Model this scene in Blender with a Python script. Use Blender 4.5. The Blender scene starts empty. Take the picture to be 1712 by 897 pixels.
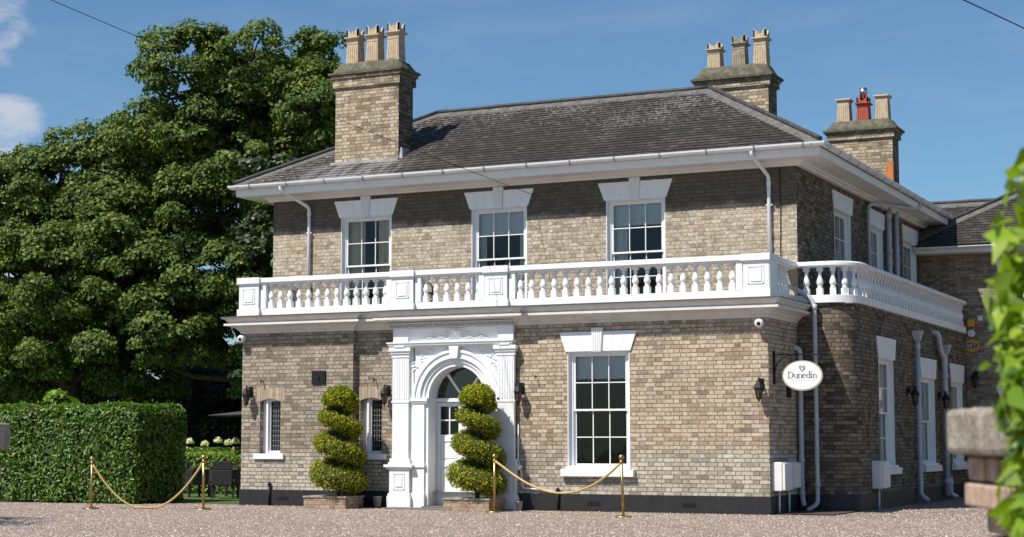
import bpy, math, random
import numpy as np
from mathutils import Vector
R_ = math.radians
random.seed(7); rng = np.random.default_rng(11)
S = bpy.context.scene
col = S.collection

# ------------------------------------------------------------------ camera
CAM = Vector((9.1485, -29.7444, 1.30)); YAW = 0.446; PITCH = 0.1
RV = Vector((math.cos(YAW), math.sin(YAW), 0)); FV = Vector((-math.sin(YAW), math.cos(YAW), 0))
cd = bpy.data.cameras.new('camera'); cam = bpy.data.objects.new('camera', cd); col.objects.link(cam)
cam.location = CAM; cam.rotation_euler = (math.pi/2+PITCH, 0, YAW)
cd.sensor_width = 36; cd.lens = 2880/1712*36; cd.clip_start = .1; cd.clip_end = 3000
cd.dof.use_dof = True; cd.dof.focus_distance = 33.5; cd.dof.aperture_fstop = 4.6
S.camera = cam
# ------------------------------------------------------------------ light
SUNV = Vector((-.34, -.645, 1)).normalized()
ELEV = math.asin(SUNV.z); ROT = math.atan2(SUNV.x, SUNV.y)
W = bpy.data.worlds.new('World'); S.world = W; W.use_nodes = True
nt = W.node_tree; nt.nodes.clear()
def N(nt, t, **k):
    n = nt.nodes.new(t)
    for a, b in k.items(): setattr(n, a, b)
    return n
sky = N(nt, 'ShaderNodeTexSky', sky_type='NISHITA', sun_disc=False, sun_elevation=ELEV, sun_rotation=ROT % (2*math.pi),
        air_density=1.0, dust_density=.35, ozone_density=3.5)
tc = N(nt, 'ShaderNodeTexCoord')
def vmath(nt, op, a, b=None):
    n = N(nt, 'ShaderNodeVectorMath', operation=op)
    for i, v in enumerate((a, b)):
        if v is None: continue
        if isinstance(v, bpy.types.NodeSocket): nt.links.new(v, n.inputs[i])
        else: n.inputs[i].default_value = v
    return n.outputs['Value'] if op in ('DOT_PRODUCT', 'LENGTH', 'DISTANCE') else n.outputs[0]
def mth(nt, op, a, b=None, c=None, clamp=False):
    n = N(nt, 'ShaderNodeMath', operation=op); n.use_clamp = clamp
    for i, v in enumerate((a, b, c)):
        if v is None: continue
        if isinstance(v, bpy.types.NodeSocket): nt.links.new(v, n.inputs[i])
        else: n.inputs[i].default_value = v
    return n.outputs[0]
def rng_(nt, v, a, b, c=0., d=1., smooth=True):
    n = N(nt, 'ShaderNodeMapRange'); n.interpolation_type = 'SMOOTHSTEP' if smooth else 'LINEAR'
    nt.links.new(v, n.inputs[0])
    for i, x in enumerate((a, b, c, d)): n.inputs[i+1].default_value = x
    return n.outputs[0]
def mixc(nt, f, a, b, mode='MIX'):
    n = N(nt, 'ShaderNodeMix', data_type='RGBA', blend_type=mode)
    for s, v in ((n.inputs['Factor'], f), (n.inputs[6], a), (n.inputs[7], b)):
        if isinstance(v, bpy.types.NodeSocket): nt.links.new(v, s)
        elif isinstance(v, (int, float)): s.default_value = v
        else: s.default_value = (*v, 1) if len(v) == 3 else v
    return n.outputs[2]
def noise(nt, vec, scale, detail=4, rough=.55, dist=0.):
    n = N(nt, 'ShaderNodeTexNoise'); n.inputs['Scale'].default_value = scale
    n.inputs['Detail'].default_value = detail; n.inputs['Roughness'].default_value = rough; n.inputs['Distortion'].default_value = dist
    if vec is not None: nt.links.new(vec, n.inputs['Vector'])
    return n.outputs[0]
# a few wisps of cumulus low in the west (left) and thin veils elsewhere
dirv = vmath(nt, 'NORMALIZE', tc.outputs['Generated'])
cn = noise(nt, vmath(nt, 'MULTIPLY', dirv, (1, 1, 2.2)), 22, 7, .6, .4)
mask = None
for d, r0, r1 in (((-.6570, .7190, .2261), .004, .034), ((-.6590, .7300, .1795), .004, .036), ((-.662, .7330, .150), .008, .036),
                  ((-.668, .735, .085), .03, .085), ((-.3865, .8914, .2368), .002, .022), ((-.36, .905, .215), .001, .02)):
    m = rng_(nt, vmath(nt, 'DISTANCE', dirv, d), r1, r0)
    if d[0] > -.5: m = mth(nt, 'MULTIPLY', m, .35)
    mask = m if mask is None else mth(nt, 'MAXIMUM', mask, m)
cl = mth(nt, 'MULTIPLY', rng_(nt, mth(nt, 'ADD', cn, mth(nt, 'MULTIPLY', mask, .34)), .66, .98), rng_(nt, mask, 0, .3))
veil = mth(nt, 'MULTIPLY', rng_(nt, noise(nt, vmath(nt, 'MULTIPLY', dirv, (1, 1, 4)), 5, 5, .6, .6), .45, .8), .10)
cl = mth(nt, 'MAXIMUM', mth(nt, 'MULTIPLY', cl, .62), veil)
skyt = mixc(nt, 1., sky.outputs[0], (1.16, 1.48, 1.62), 'MULTIPLY')
skyc = mixc(nt, cl, skyt, (11.5, 11.4, 12.2))
bg = N(nt, 'ShaderNodeBackground'); bg.inputs[1].default_value = .052
nt.links.new(skyc, bg.inputs[0]); wo = N(nt, 'ShaderNodeOutputWorld'); nt.links.new(bg.outputs[0], wo.inputs[0])
sl = bpy.data.lights.new('sun', 'SUN'); sl.energy = 4.9; sl.angle = R_(.53); sl.color = (1, .95, .87)
so = bpy.data.objects.new('sun', sl); col.objects.link(so); so.rotation_euler = (-SUNV).to_track_quat('-Z', 'Y').to_euler()
S.view_settings.view_transform = 'Standard'; S.view_settings.look = 'None'; S.view_settings.exposure = .33; S.view_settings.gamma = 1
S.view_settings.use_curve_mapping = False
S.cycles.max_bounces = 8; S.cycles.transparent_max_bounces = 12

# ------------------------------------------------------------------ materials
def newmat(name):
    m = bpy.data.materials.new(name); m.use_nodes = True; t = m.node_tree; t.nodes.clear()
    b = N(t, 'ShaderNodeBsdfPrincipled'); o = N(t, 'ShaderNodeOutputMaterial'); t.links.new(b.outputs[0], o.inputs[0])
    return m, t, b, o
def setin(t, b, k, v):
    if isinstance(v, bpy.types.NodeSocket): t.links.new(v, b.inputs[k])
    elif isinstance(v, (tuple, list)): b.inputs[k].default_value = (*v, 1) if len(v) == 3 else v
    else: b.inputs[k].default_value = v
def bump(t, b, h, dist, strength=1.):
    n = N(t, 'ShaderNodeBump'); n.inputs['Distance'].default_value = dist; n.inputs['Strength'].default_value = strength
    t.links.new(h, n.inputs['Height']); t.links.new(n.outputs[0], b.inputs['Normal'])
def objco(t): return N(t, 'ShaderNodeTexCoord').outputs['Object']
def poso(t): return N(t, 'ShaderNodeNewGeometry').outputs['Position']
def ramp(t, f, stops, const=False):
    n = N(t, 'ShaderNodeValToRGB'); e = n.color_ramp.elements
    if const: n.color_ramp.interpolation = 'CONSTANT'
    while len(e) < len(stops): e.new(.5)
    for k, (p, c) in enumerate(stops): e[k].position = p; e[k].color = (*c, 1)
    t.links.new(f, n.inputs[0]); return n.outputs[0]
def plain(name, c, rough=.5, var=.12, scale=3., metal=0., bmp=0., dirt=None, spec=.5):
    m, t, b, o = newmat(name); P = poso(t)
    n = noise(t, P, scale, 6, .6)
    cc = mixc(t, rng_(t, n, .3, .75), tuple(x*(1-var) for x in c), tuple(min(1, x*(1+var*.6)) for x in c))
    if dirt:
        n2 = noise(t, vmath(t, 'MULTIPLY', P, (6, 6, .9)), 1.6, 8, .7)
        n3 = noise(t, P, 22, 4, .7)
        f = mth(t, 'MULTIPLY', rng_(t, mth(t, 'MULTIPLY', mth(t, 'ADD', n2, n3), .5), .5, .72), dirt[1])
        cc = mixc(t, f, cc, dirt[0])
    setin(t, b, 'Base Color', cc); setin(t, b, 'Roughness', rough); setin(t, b, 'Metallic', metal); setin(t, b, 'Specular IOR Level', spec)
    if bmp: bump(t, b, noise(t, P, 40, 4, .6), bmp)
    return m

def brickmat(name, pal, mort, mottle=.35, soot=.3, soot_shade_c=(.055, .045, .036), band=None, hgt=.0765, wid=.335, eave_shade=None, green=0.):
    """Flemish-bond brickwork laid out in metres on the UV map; every brick takes its own fired colour."""
    m, t, b, o = newmat(name)
    uv = N(t, 'ShaderNodeUVMap').outputs[0]; P = poso(t)
    wob = N(t, 'ShaderNodeTexNoise'); wob.inputs['Scale'].default_value = 9; t.links.new(uv, wob.inputs['Vector'])
    w2 = vmath(t, 'MULTIPLY', vmath(t, 'SUBTRACT', wob.outputs['Color'], (.5, .5, .5)), (.012, .010, 0))
    uvw = vmath(t, 'ADD', uv, w2)
    sx = N(t, 'ShaderNodeSeparateXYZ'); t.links.new(uvw, sx.inputs[0])
    v = mth(t, 'DIVIDE', sx.outputs[1], hgt); row = mth(t, 'FLOOR', v); fv = mth(t, 'FRACT', v)
    odd = mth(t, 'FRACT', mth(t, 'MULTIPLY', row, .5))
    rj = N(t, 'ShaderNodeTexWhiteNoise', noise_dimensions='1D'); t.links.new(row, rj.inputs['W'])
    u = mth(t, 'ADD', mth(t, 'ADD', mth(t, 'DIVIDE', sx.outputs[0], wid), odd), mth(t, 'MULTIPLY', rj.outputs[0], .12))
    cu = mth(t, 'FLOOR', u); fu = mth(t, 'FRACT', u)
    hd = mth(t, 'GREATER_THAN', fu, .667)
    ed = mth(t, 'MINIMUM', mth(t, 'MINIMUM', fu, mth(t, 'SUBTRACT', 1, fu)), mth(t, 'ABSOLUTE', mth(t, 'SUBTRACT', fu, .667)))
    ev = mth(t, 'MINIMUM', fv, mth(t, 'SUBTRACT', 1, fv))
    e = mth(t, 'MINIMUM', mth(t, 'MULTIPLY', ed, wid), mth(t, 'MULTIPLY', ev, hgt))
    fine = noise(t, uv, 32, 4, .7)
    face = rng_(t, mth(t, 'ADD', e, mth(t, 'MULTIPLY', mth(t, 'SUBTRACT', fine, .5), .022)), .0035, .0095)
    idv = N(t, 'ShaderNodeCombineXYZ'); t.links.new(mth(t, 'ADD', mth(t, 'MULTIPLY', cu, 2), hd), idv.inputs[0]); t.links.new(row, idv.inputs[1])
    wn = N(t, 'ShaderNodeTexWhiteNoise', noise_dimensions='2D'); t.links.new(idv.outputs[0], wn.inputs['Vector'])
    big = noise(t, P, .9, 5, .6)
    sel = mth(t, 'ADD', wn.outputs[0], mth(t, 'MULTIPLY', mth(t, 'SUBTRACT', big, .5), .7), clamp=True)
    bc = ramp(t, sel, [(i/(len(pal)-1) if len(pal) > 1 else 0, c) for i, c in enumerate(pal)])
    if band:
        z = N(t, 'ShaderNodeSeparateXYZ'); t.links.new(P, z.inputs[0])
        zq = mth(t, 'MULTIPLY', mth(t, 'FLOOR', mth(t, 'DIVIDE', z.outputs[2], hgt)), hgt)
        f = rng_(t, zq, band[0]-.02, band[0]+.02, 1, 0)
        bc2 = ramp(t, sel, [(i/(len(band[1])-1), c) for i, c in enumerate(band[1])])
        bc = mixc(t, f, bc, bc2)
    sp = noise(t, P, 14, 6, .8)
    bc = mixc(t, mth(t, 'MULTIPLY', rng_(t, sp, .38, .72), mottle), bc, (.15, .11, .075), 'MIX')
    pit = noise(t, P, 60, 2, .6)
    bc = mixc(t, mth(t, 'MULTIPLY', rng_(t, pit, .57, .66), .60), bc, (.09, .07, .05))
    chip = noise(t, vmath(t, 'MULTIPLY', P, (13, 13, 30)), 1., 4, .75)
    bc = mixc(t, mth(t, 'MULTIPLY', rng_(t, chip, .60, .68), .75), bc, (.11, .085, .06))
    dk = rng_(t, mth(t, 'FRACT', mth(t, 'MULTIPLY', wn.outputs[0], 37.7)), .93, .95)
    bc = mixc(t, mth(t, 'MULTIPLY', dk, .5), bc, (.12, .09, .065))
    mc = mixc(t, rng_(t, noise(t, P, 6, 4), .35, .7), mort, tuple(x*.55 for x in mort))
    cc = mixc(t, face, mc, bc)
    so_ = noise(t, vmath(t, 'MULTIPLY', P, (1, 1, .6)), 1.7, 7, .68)
    cc = mixc(t, mth(t, 'MULTIPLY', rng_(t, so_, .46, .74), soot), cc, soot_shade_c)
    mid = noise(t, P, 5.5, 7, .74)
    cc = mixc(t, mth(t, 'MULTIPLY', rng_(t, mid, .52, .70), soot*1.3), cc, tuple(x*1.6 for x in soot_shade_c))
    cc = mixc(t, mth(t, 'MULTIPLY', rng_(t, mid, .46, .30), .22), cc, (.66, .58, .46))
    if eave_shade is not None:   # eave shadow painted into the brick colour at the head of the wall
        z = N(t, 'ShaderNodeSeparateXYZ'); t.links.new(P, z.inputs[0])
        f = mth(t, 'MULTIPLY', rng_(t, mth(t, 'ADD', z.outputs[2], mth(t, 'MULTIPLY', so_, .5)), eave_shade[0], eave_shade[1]), eave_shade[2])
        cc = mixc(t, f, cc, soot_shade_c)
    if green:
        gz = noise(t, P, 5, 6, .7)
        cc = mixc(t, mth(t, 'MULTIPLY', rng_(t, gz, .5, .7), green), cc, (.10, .10, .045))
    setin(t, b, 'Base Color', cc); setin(t, b, 'Roughness', .92); setin(t, b, 'Specular IOR Level', .25)
    bump(t, b, mth(t, 'ADD', face, mth(t, 'ADD', mth(t, 'MULTIPLY', sp, .9), mth(t, 'MULTIPLY', wn.outputs[0], .35))), .009)
    return m
BUFF = [(.35, .265, .18), (.46, .36, .255), (.54, .43, .31), (.60, .485, .355), (.64, .535, .405), (.58, .485, .37), (.50, .41, .305)]
GREYB = [(.20, .16, .12), (.30, .245, .185), (.37, .31, .24), (.42, .355, .28), (.48, .415, .335), (.38, .33, .265)]
PALE = [(.33, .28, .22), (.46, .41, .33), (.56, .50, .41), (.62, .57, .48), (.50, .46, .40)]
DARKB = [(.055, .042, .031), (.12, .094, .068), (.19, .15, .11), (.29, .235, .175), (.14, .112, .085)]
M = {}
M['brick_r'] = brickmat('buff_brick', BUFF, (.30, .235, .165), .5, .30, band=(1.13, PALE))
M['brick_l'] = brickmat('grey_buff_brick', GREYB, (.235, .19, .14), .5, .32, band=(1.06, PALE))
M['brick_u'] = brickmat('weathered_buff_brick', [(.41, .33, .245), (.54, .45, .335), (.60, .505, .385), (.65, .56, .44), (.57, .495, .40)], (.47, .39, .295), .78, .15, eave_shade=(5.98, 6.18, .82))
M['brick_s'] = brickmat('shaded_side_brick', DARKB, (.085, .066, .05), .42, .30)  # dark palette puts the shade of the sunless side walls into the brick
M['brick_c'] = brickmat('chimney_brick', [(.26, .195, .13), (.46, .37, .255), (.57, .47, .33), (.63, .54, .40)], (.30, .24, .17), .45, .48, green=.25)
M['brick_ct'] = brickmat('chimney_cap_brick', [(.16, .13, .09), (.30, .25, .18), (.42, .35, .26)], (.22, .18, .13), .55, .45, green=.5)
M['brick_w'] = brickmat('wing_brick', [(.20, .15, .10), (.32, .255, .18), (.42, .34, .25), (.48, .40, .30)], (.30, .25, .185), .5, .28)
M['brick_rubbed'] = brickmat('rubbed_brick', [(.40, .31, .22), (.46, .37, .27), (.52, .42, .31)], (.40, .32, .24), .25, .12, hgt=.30, wid=.15)
M['brick_pl'] = brickmat('planter_brick', [(.30, .17, .10), (.42, .27, .17), (.50, .38, .26), (.36, .26, .19)], (.38, .33, .26), .3, .25)
M['brick_red'] = plain('pier_brick', (.50, .34, .255), .9, .4, 9, bmp=.006, dirt=((.2, .16, .12), .5))
M['white'] = plain('white_paint', (.82, .82, .82), .42, .03, 5, dirt=((.48, .465, .43), .30))
M['whited'] = plain('white_paint_weathered', (.76, .755, .74), .5, .08, 5, dirt=((.40, .38, .34), .55))
M['soffit'] = plain('soffit_paint', (.80, .78, .755), .5, .06, 3, dirt=((.48, .43, .37), .32))
M['cornice'] = plain('cornice_paint', (.70, .675, .64), .6, .10, 4, dirt=((.40, .36, .32), .42))
M['lead'] = plain('lead_flashing', (.34, .335, .34), .55, .25, 6, dirt=((.13, .12, .10), .5))
M['darklead'] = plain('dark_flashing', (.06, .056, .052), .8, .4, 7)
M['ridge'] = plain('ridge_tile', (.12, .112, .105), .8, .35, 7, bmp=.01, dirt=((.42, .41, .38), .6))
M['ridgedark'] = plain('ridge_roll', (.04, .038, .038), .7, .4, 6, dirt=((.2, .2, .18), .4))
M['black'] = plain('black_plinth_paint', (.014, .014, .016), .55, .25, 3, bmp=.003, dirt=((.045, .043, .040), .5))
M['iron'] = plain('black_iron', (.014, .014, .016), .6, .3, 8, spec=.25)
M['greyplastic'] = plain('grey_pipe', (.50, .51, .54), .45, .12, 4, dirt=((.24, .23, .22), .45))
M['whiteplastic'] = plain('white_pipe', (.76, .76, .77), .38, .06, 4, dirt=((.45, .44, .42), .4))
M['meter'] = plain('meter_box_plastic', (.74, .73, .70), .45, .07, 4, dirt=((.5, .47, .42), .4))
M['mortar'] = plain('mortar_flaunching', (.135, .125, .085), .95, .45, 8, bmp=.02, dirt=((.055, .058, .022), .95))
M['pot'] = plain('buff_clay_pot', (.52, .41, .28), .85, .2, 9, bmp=.004, dirt=((.20, .15, .10), .75))
M['potdark'] = plain('sooted_clay_pot', (.36, .30, .22), .9, .3, 7, bmp=.006, dirt=((.035, .03, .026), 1.))
M['potred'] = plain('red_clay_pot', (.38, .075, .045), .8, .2, 8, dirt=((.12, .03, .02), .5))
M['orange'] = plain('orange_tile', (.52, .17, .05), .8, .3, 9, dirt=((.2, .12, .07), .4))
M['steel'] = plain('steel_flue', (.7, .7, .7), .3, .1, 5, metal=1.)
M['galv'] = plain('galvanised_bucket', (.42, .44, .46), .45, .25, 14, metal=.6)
M['brass'] = plain('brass', (.55, .37, .15), .36, .3, 10, metal=1.)
M['stone'] = plain('stone_cap', (.37, .32, .25), .95, .45, 9, bmp=.02, dirt=((.13, .115, .08), .7))
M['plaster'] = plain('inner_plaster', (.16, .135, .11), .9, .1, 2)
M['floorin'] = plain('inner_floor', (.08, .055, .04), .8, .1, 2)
M['curtain'] = plain('curtain_cloth', (.80, .77, .73), .9, .05, 8)
M['curtainb'] = plain('beige_curtain_cloth', (.78, .66, .45), .9, .08, 6)
M['blind'] = plain('roman_blind_cloth', (.78, .80, .80), .9, .04, 12)
M['rattan'] = plain('dark_rattan', (.018, .017, .018), .7, .4, 30, bmp=.01)
M['canvas'] = plain('grey_canvas', (.05, .055, .06), .8, .1, 5)
M['slab'] = plain('doorstep_stone', (.17, .155, .14), .9, .25, 5, bmp=.004)
M['amber'] = plain('orange_alarm_plastic', (.68, .30, .04), .4, .08, 5)
M['navy'] = plain('dark_blue_print', (.03, .04, .10), .5, .05, 5)
M['grape'] = plain('grey_purple_print', (.085, .075, .13), .6, .05, 5)
M['faint'] = plain('pale_grey_print', (.50, .50, .53), .6, .05, 5)
M['goldp'] = plain('dull_gold_paint', (.42, .37, .22), .5, .12, 6)
M['signw'] = plain('sign_face', (.82, .82, .81), .4, .02, 4)
M['camblack'] = plain('camera_dome', (.012, .012, .014), .1, .1, 4)
M['lampglass'] = plain('lantern_glass', (.06, .062, .05), .3, .3, 9)
M['rope'] = None
m, t, b, o = newmat('gold_rope'); uv = N(t, 'ShaderNodeUVMap').outputs[0]
sx = N(t, 'ShaderNodeSeparateXYZ'); t.links.new(uv, sx.inputs[0])
st = mth(t, 'FRACT', mth(t, 'ADD', mth(t, 'MULTIPLY', sx.outputs[0], 22), mth(t, 'MULTIPLY', sx.outputs[1], 2)))
st = mth(t, 'ABSOLUTE', mth(t, 'SUBTRACT', st, .5))
setin(t, b, 'Base Color', mixc(t, rng_(t, st, .05, .4), (.72, .52, .20), (.34, .22, .07))); setin(t, b, 'Roughness', .6)
bump(t, b, st, .012); M['rope'] = m
# glass: clear pane with a fresnel reflection
m, t, b, o = newmat('window_glass'); t.nodes.remove(b)
tr = N(t, 'ShaderNodeBsdfTransparent'); tr.inputs[0].default_value = (.80, .84, .84, 1)
gl = N(t, 'ShaderNodeBsdfGlossy'); gl.inputs['Roughness'].default_value = .02
fr = N(t, 'ShaderNodeFresnel'); fr.inputs[0].default_value = 1.5
bp = N(t, 'ShaderNodeBump'); bp.inputs['Distance'].default_value = .004; t.links.new(noise(t, poso(t), 2.2, 2), bp.inputs['Height'])
t.links.new(bp.outputs[0], gl.inputs['Normal'])
mx = N(t, 'ShaderNodeMixShader'); t.links.new(fr.outputs[0], mx.inputs[0]); t.links.new(tr.outputs[0], mx.inputs[1]); t.links.new(gl.outputs[0], mx.inputs[2])
t.links.new(mx.outputs[0], o.inputs[0]); M['glass'] = m
# slates
m, t, b, o = newmat('roof_slate'); uv = N(t, 'ShaderNodeUVMap').outputs[0]; P = poso(t)
sx = N(t, 'ShaderNodeSeparateXYZ'); t.links.new(uv, sx.inputs[0])
row = mth(t, 'FLOOR', mth(t, 'DIVIDE', sx.outputs[1], .155)); odd = mth(t, 'FRACT', mth(t, 'MULTIPLY', row, .5))
rj = N(t, 'ShaderNodeTexWhiteNoise', noise_dimensions='1D'); t.links.new(row, rj.inputs['W'])
u = mth(t, 'ADD', mth(t, 'ADD', mth(t, 'DIVIDE', sx.outputs[0], .21), odd), mth(t, 'MULTIPLY', rj.outputs[0], .3)); cu = mth(t, 'FLOOR', u); fu = mth(t, 'FRACT', u)
idv = N(t, 'ShaderNodeCombineXYZ'); t.links.new(cu, idv.inputs[0]); t.links.new(row, idv.inputs[1])
wn = N(t, 'ShaderNodeTexWhiteNoise', noise_dimensions='2D'); t.links.new(idv.outputs[0], wn.inputs['Vector'])
gap = rng_(t, mth(t, 'MINIMUM', fu, mth(t, 'SUBTRACT', 1, fu)), .01, .05)
big = noise(t, P, .8, 5, .65)
sc_ = ramp(t, mth(t, 'ADD', wn.outputs[0], mth(t, 'MULTIPLY', mth(t, 'SUBTRACT', big, .5), 1.2), clamp=True),
           [(0, (.032, .026, .023)), (.4, (.044, .036, .032)), (.75, (.056, .046, .040)), (1, (.078, .065, .055))])
lich = noise(t, P, 13, 6, .78); lich2 = noise(t, P, .55, 4, .6)
sz = N(t, 'ShaderNodeSeparateXYZ'); t.links.new(P, sz.inputs[0])
hi = rng_(t, sz.outputs[2], 6.9, 8.5, .0, .17); lf = rng_(t, sz.outputs[0], -7.5, -11., 0, .15)
lf = mth(t, 'ADD', hi, lf)
lk = rng_(t, mth(t, 'ADD', lich, mth(t, 'ADD', lf, mth(t, 'MULTIPLY', mth(t, 'SUBTRACT', lich2, .5), .35))), .66, .82)
sc_ = mixc(t, mth(t, 'MULTIPLY', lk, .75), sc_, (.42, .39, .33))
sc_ = mixc(t, mth(t, 'MULTIPLY', rng_(t, noise(t, P, 3.1, 6, .75), .55, .75), .35), sc_, (.13, .09, .05))
sc_ = mixc(t, gap, (.012, .011, .011), sc_)
sc_ = mixc(t, mth(t, 'MULTIPLY', rng_(t, noise(t, P, 1.3, 7, .72), .44, .66), .55), sc_, (.022, .018, .014))
pl_ = noise(t, vmath(t, 'MULTIPLY', P, (4, .7, .7)), 1.5, 6, .7); xx = mth(t, 'MULTIPLY', rng_(t, sz.outputs[0], -11.4, -10.2), rng_(t, sz.outputs[0], -8.0, -8.9)); yy = rng_(t, sz.outputs[1], 2.3, 1.9)
sc_ = mixc(t, mth(t, 'MULTIPLY', mth(t, 'MULTIPLY', xx, yy), rng_(t, pl_, .35, .6, 0, .7)), sc_, (.30, .29, .28))
setin(t, b, 'Base Color', sc_); setin(t, b, 'Roughness', .68); setin(t, b, 'Specular IOR Level', .4)
bump(t, b, mth(t, 'ADD', mth(t, 'ADD', gap, mth(t, 'MULTIPLY', wn.outputs[0], .45)), mth(t, 'MULTIPLY', lich, .9)), .010); M['slate'] = m
# leaves
def leafmat(name, cols, rough=.45, trans=.35, spec=.5):
    m, t, b, o = newmat(name)
    g = N(t, 'ShaderNodeNewGeometry'); c = ramp(t, g.outputs['Random Per Island'], [(i/(len(cols)-1), x) for i, x in enumerate(cols)])
    big = noise(t, g.outputs['Position'], .9, 3)
    c = mixc(t, rng_(t, big, .35, .7), c, mixc(t, 1., c, (1.25, 1.15, .75), 'MULTIPLY'))
    setin(t, b, 'Base Color', c); setin(t, b, 'Roughness', rough); setin(t, b, 'Specular IOR Level', spec)
    tl = N(t, 'ShaderNodeBsdfTranslucent'); t.links.new(mixc(t, 1., c, (1.25, 1.35, .5), 'MULTIPLY'), tl.inputs[0])
    mx = N(t, 'ShaderNodeMixShader'); mx.inputs[0].default_value = trans
    t.links.new(b.outputs[0], mx.inputs[1]); t.links.new(tl.outputs[0], mx.inputs[2]); t.links.new(mx.outputs[0], o.inputs[0]); return m
M['leaf_syc'] = leafmat('sycamore_leaf', [(.028, .062, .014), (.050, .096, .018), (.085, .138, .025), (.19, .24, .05), (.055, .10, .018)], .62, .25, .28)
M['leaf_dark'] = leafmat('dark_leaf', [(.012, .028, .010), (.022, .046, .014), (.03, .06, .018)], .5, .15)
M['leaf_laurel'] = leafmat('laurel_leaf', [(.030, .085, .010), (.055, .135, .015), (.085, .185, .022), (.14, .25, .035), (.13, .11, .04)], .42, .22, .4)
M['leaf_gold'] = leafmat('golden_conifer_spray', [(.065, .115, .012), (.15, .20, .015), (.28, .31, .018), (.46, .44, .028), (.05, .085, .012)], .7, .28, .2)
M['leaf_lime'] = leafmat('lime_leaf', [(.12, .22, .02), (.18, .30, .03), (.24, .36, .04)], .4, .3)
M['leaf_fore'] = leafmat('young_laurel_leaf', [(.14, .25, .02), (.21, .34, .03), (.30, .42, .05), (.07, .14, .015), (.36, .46, .12)], .25, .35, .6)
M['petal'] = leafmat('cream_petal', [(.62, .64, .48), (.72, .73, .62), (.78, .78, .70)], .6, .25, .3)
M['core'] = plain('inner_twigs', (.012, .018, .006), .95, .4, 9)
M['coreg'] = plain('inner_gold_foliage', (.045, .055, .008), .95, .4, 12)
M['bark'] = plain('bark', (.07, .055, .042), .95, .4, 7, bmp=.03)
# ground
m, t, b, o = newmat('gravel'); P = poso(t)
vo = N(t, 'ShaderNodeTexVoronoi'); vo.inputs['Scale'].default_value = 42; t.links.new(P, vo.inputs['Vector'])
vs = N(t, 'ShaderNodeSeparateColor'); t.links.new(vo.outputs['Color'], vs.inputs[0])
gc = ramp(t, vs.outputs[0], [(0, (.16, .12, .095)), (.35, (.30, .23, .19)), (.7, (.39, .305, .255)), (1, (.48, .40, .34))])
gc = mixc(t, mth(t, 'MULTIPLY', rng_(t, noise(t, P, .7, 5, .6), .4, .7), .45), gc, (.24, .18, .14))
trk = noise(t, vmath(t, 'MULTIPLY', P, (.25, 1.3, 1)), 1., 4, .6); gc = mixc(t, mth(t, 'MULTIPLY', rng_(t, trk, .5, .66), .35), gc, (.20, .155, .125))
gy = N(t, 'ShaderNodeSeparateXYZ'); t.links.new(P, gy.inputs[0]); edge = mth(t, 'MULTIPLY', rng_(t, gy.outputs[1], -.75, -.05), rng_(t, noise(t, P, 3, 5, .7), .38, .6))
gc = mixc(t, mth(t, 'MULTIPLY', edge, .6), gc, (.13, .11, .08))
setin(t, b, 'Base Color', gc); setin(t, b, 'Roughness', .9); setin(t, b, 'Specular IOR Level', .3)
bump(t, b, mth(t, 'SUBTRACT', mth(t, 'MULTIPLY', noise(t, P, 6, 5, .7), 1.5), vo.outputs['Distance']), .03); M['gravel'] = m
m, t, b, o = newmat('gravel_stone'); g = N(t, 'ShaderNodeNewGeometry')
setin(t, b, 'Base Color', ramp(t, g.outputs['Random Per Island'], [(0, (.18, .135, .11)), (.4, (.34, .26, .215)), (.75, (.44, .35, .295)), (1, (.54, .46, .40))]))
setin(t, b, 'Roughness', .85); M['stones'] = m
M['lawn'] = plain('lawn_green', (.075, .13, .015), .9, .4, 12, bmp=.02)
M['field'] = plain('far_field', (.07, .11, .035), .9, .3, .3)

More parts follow.
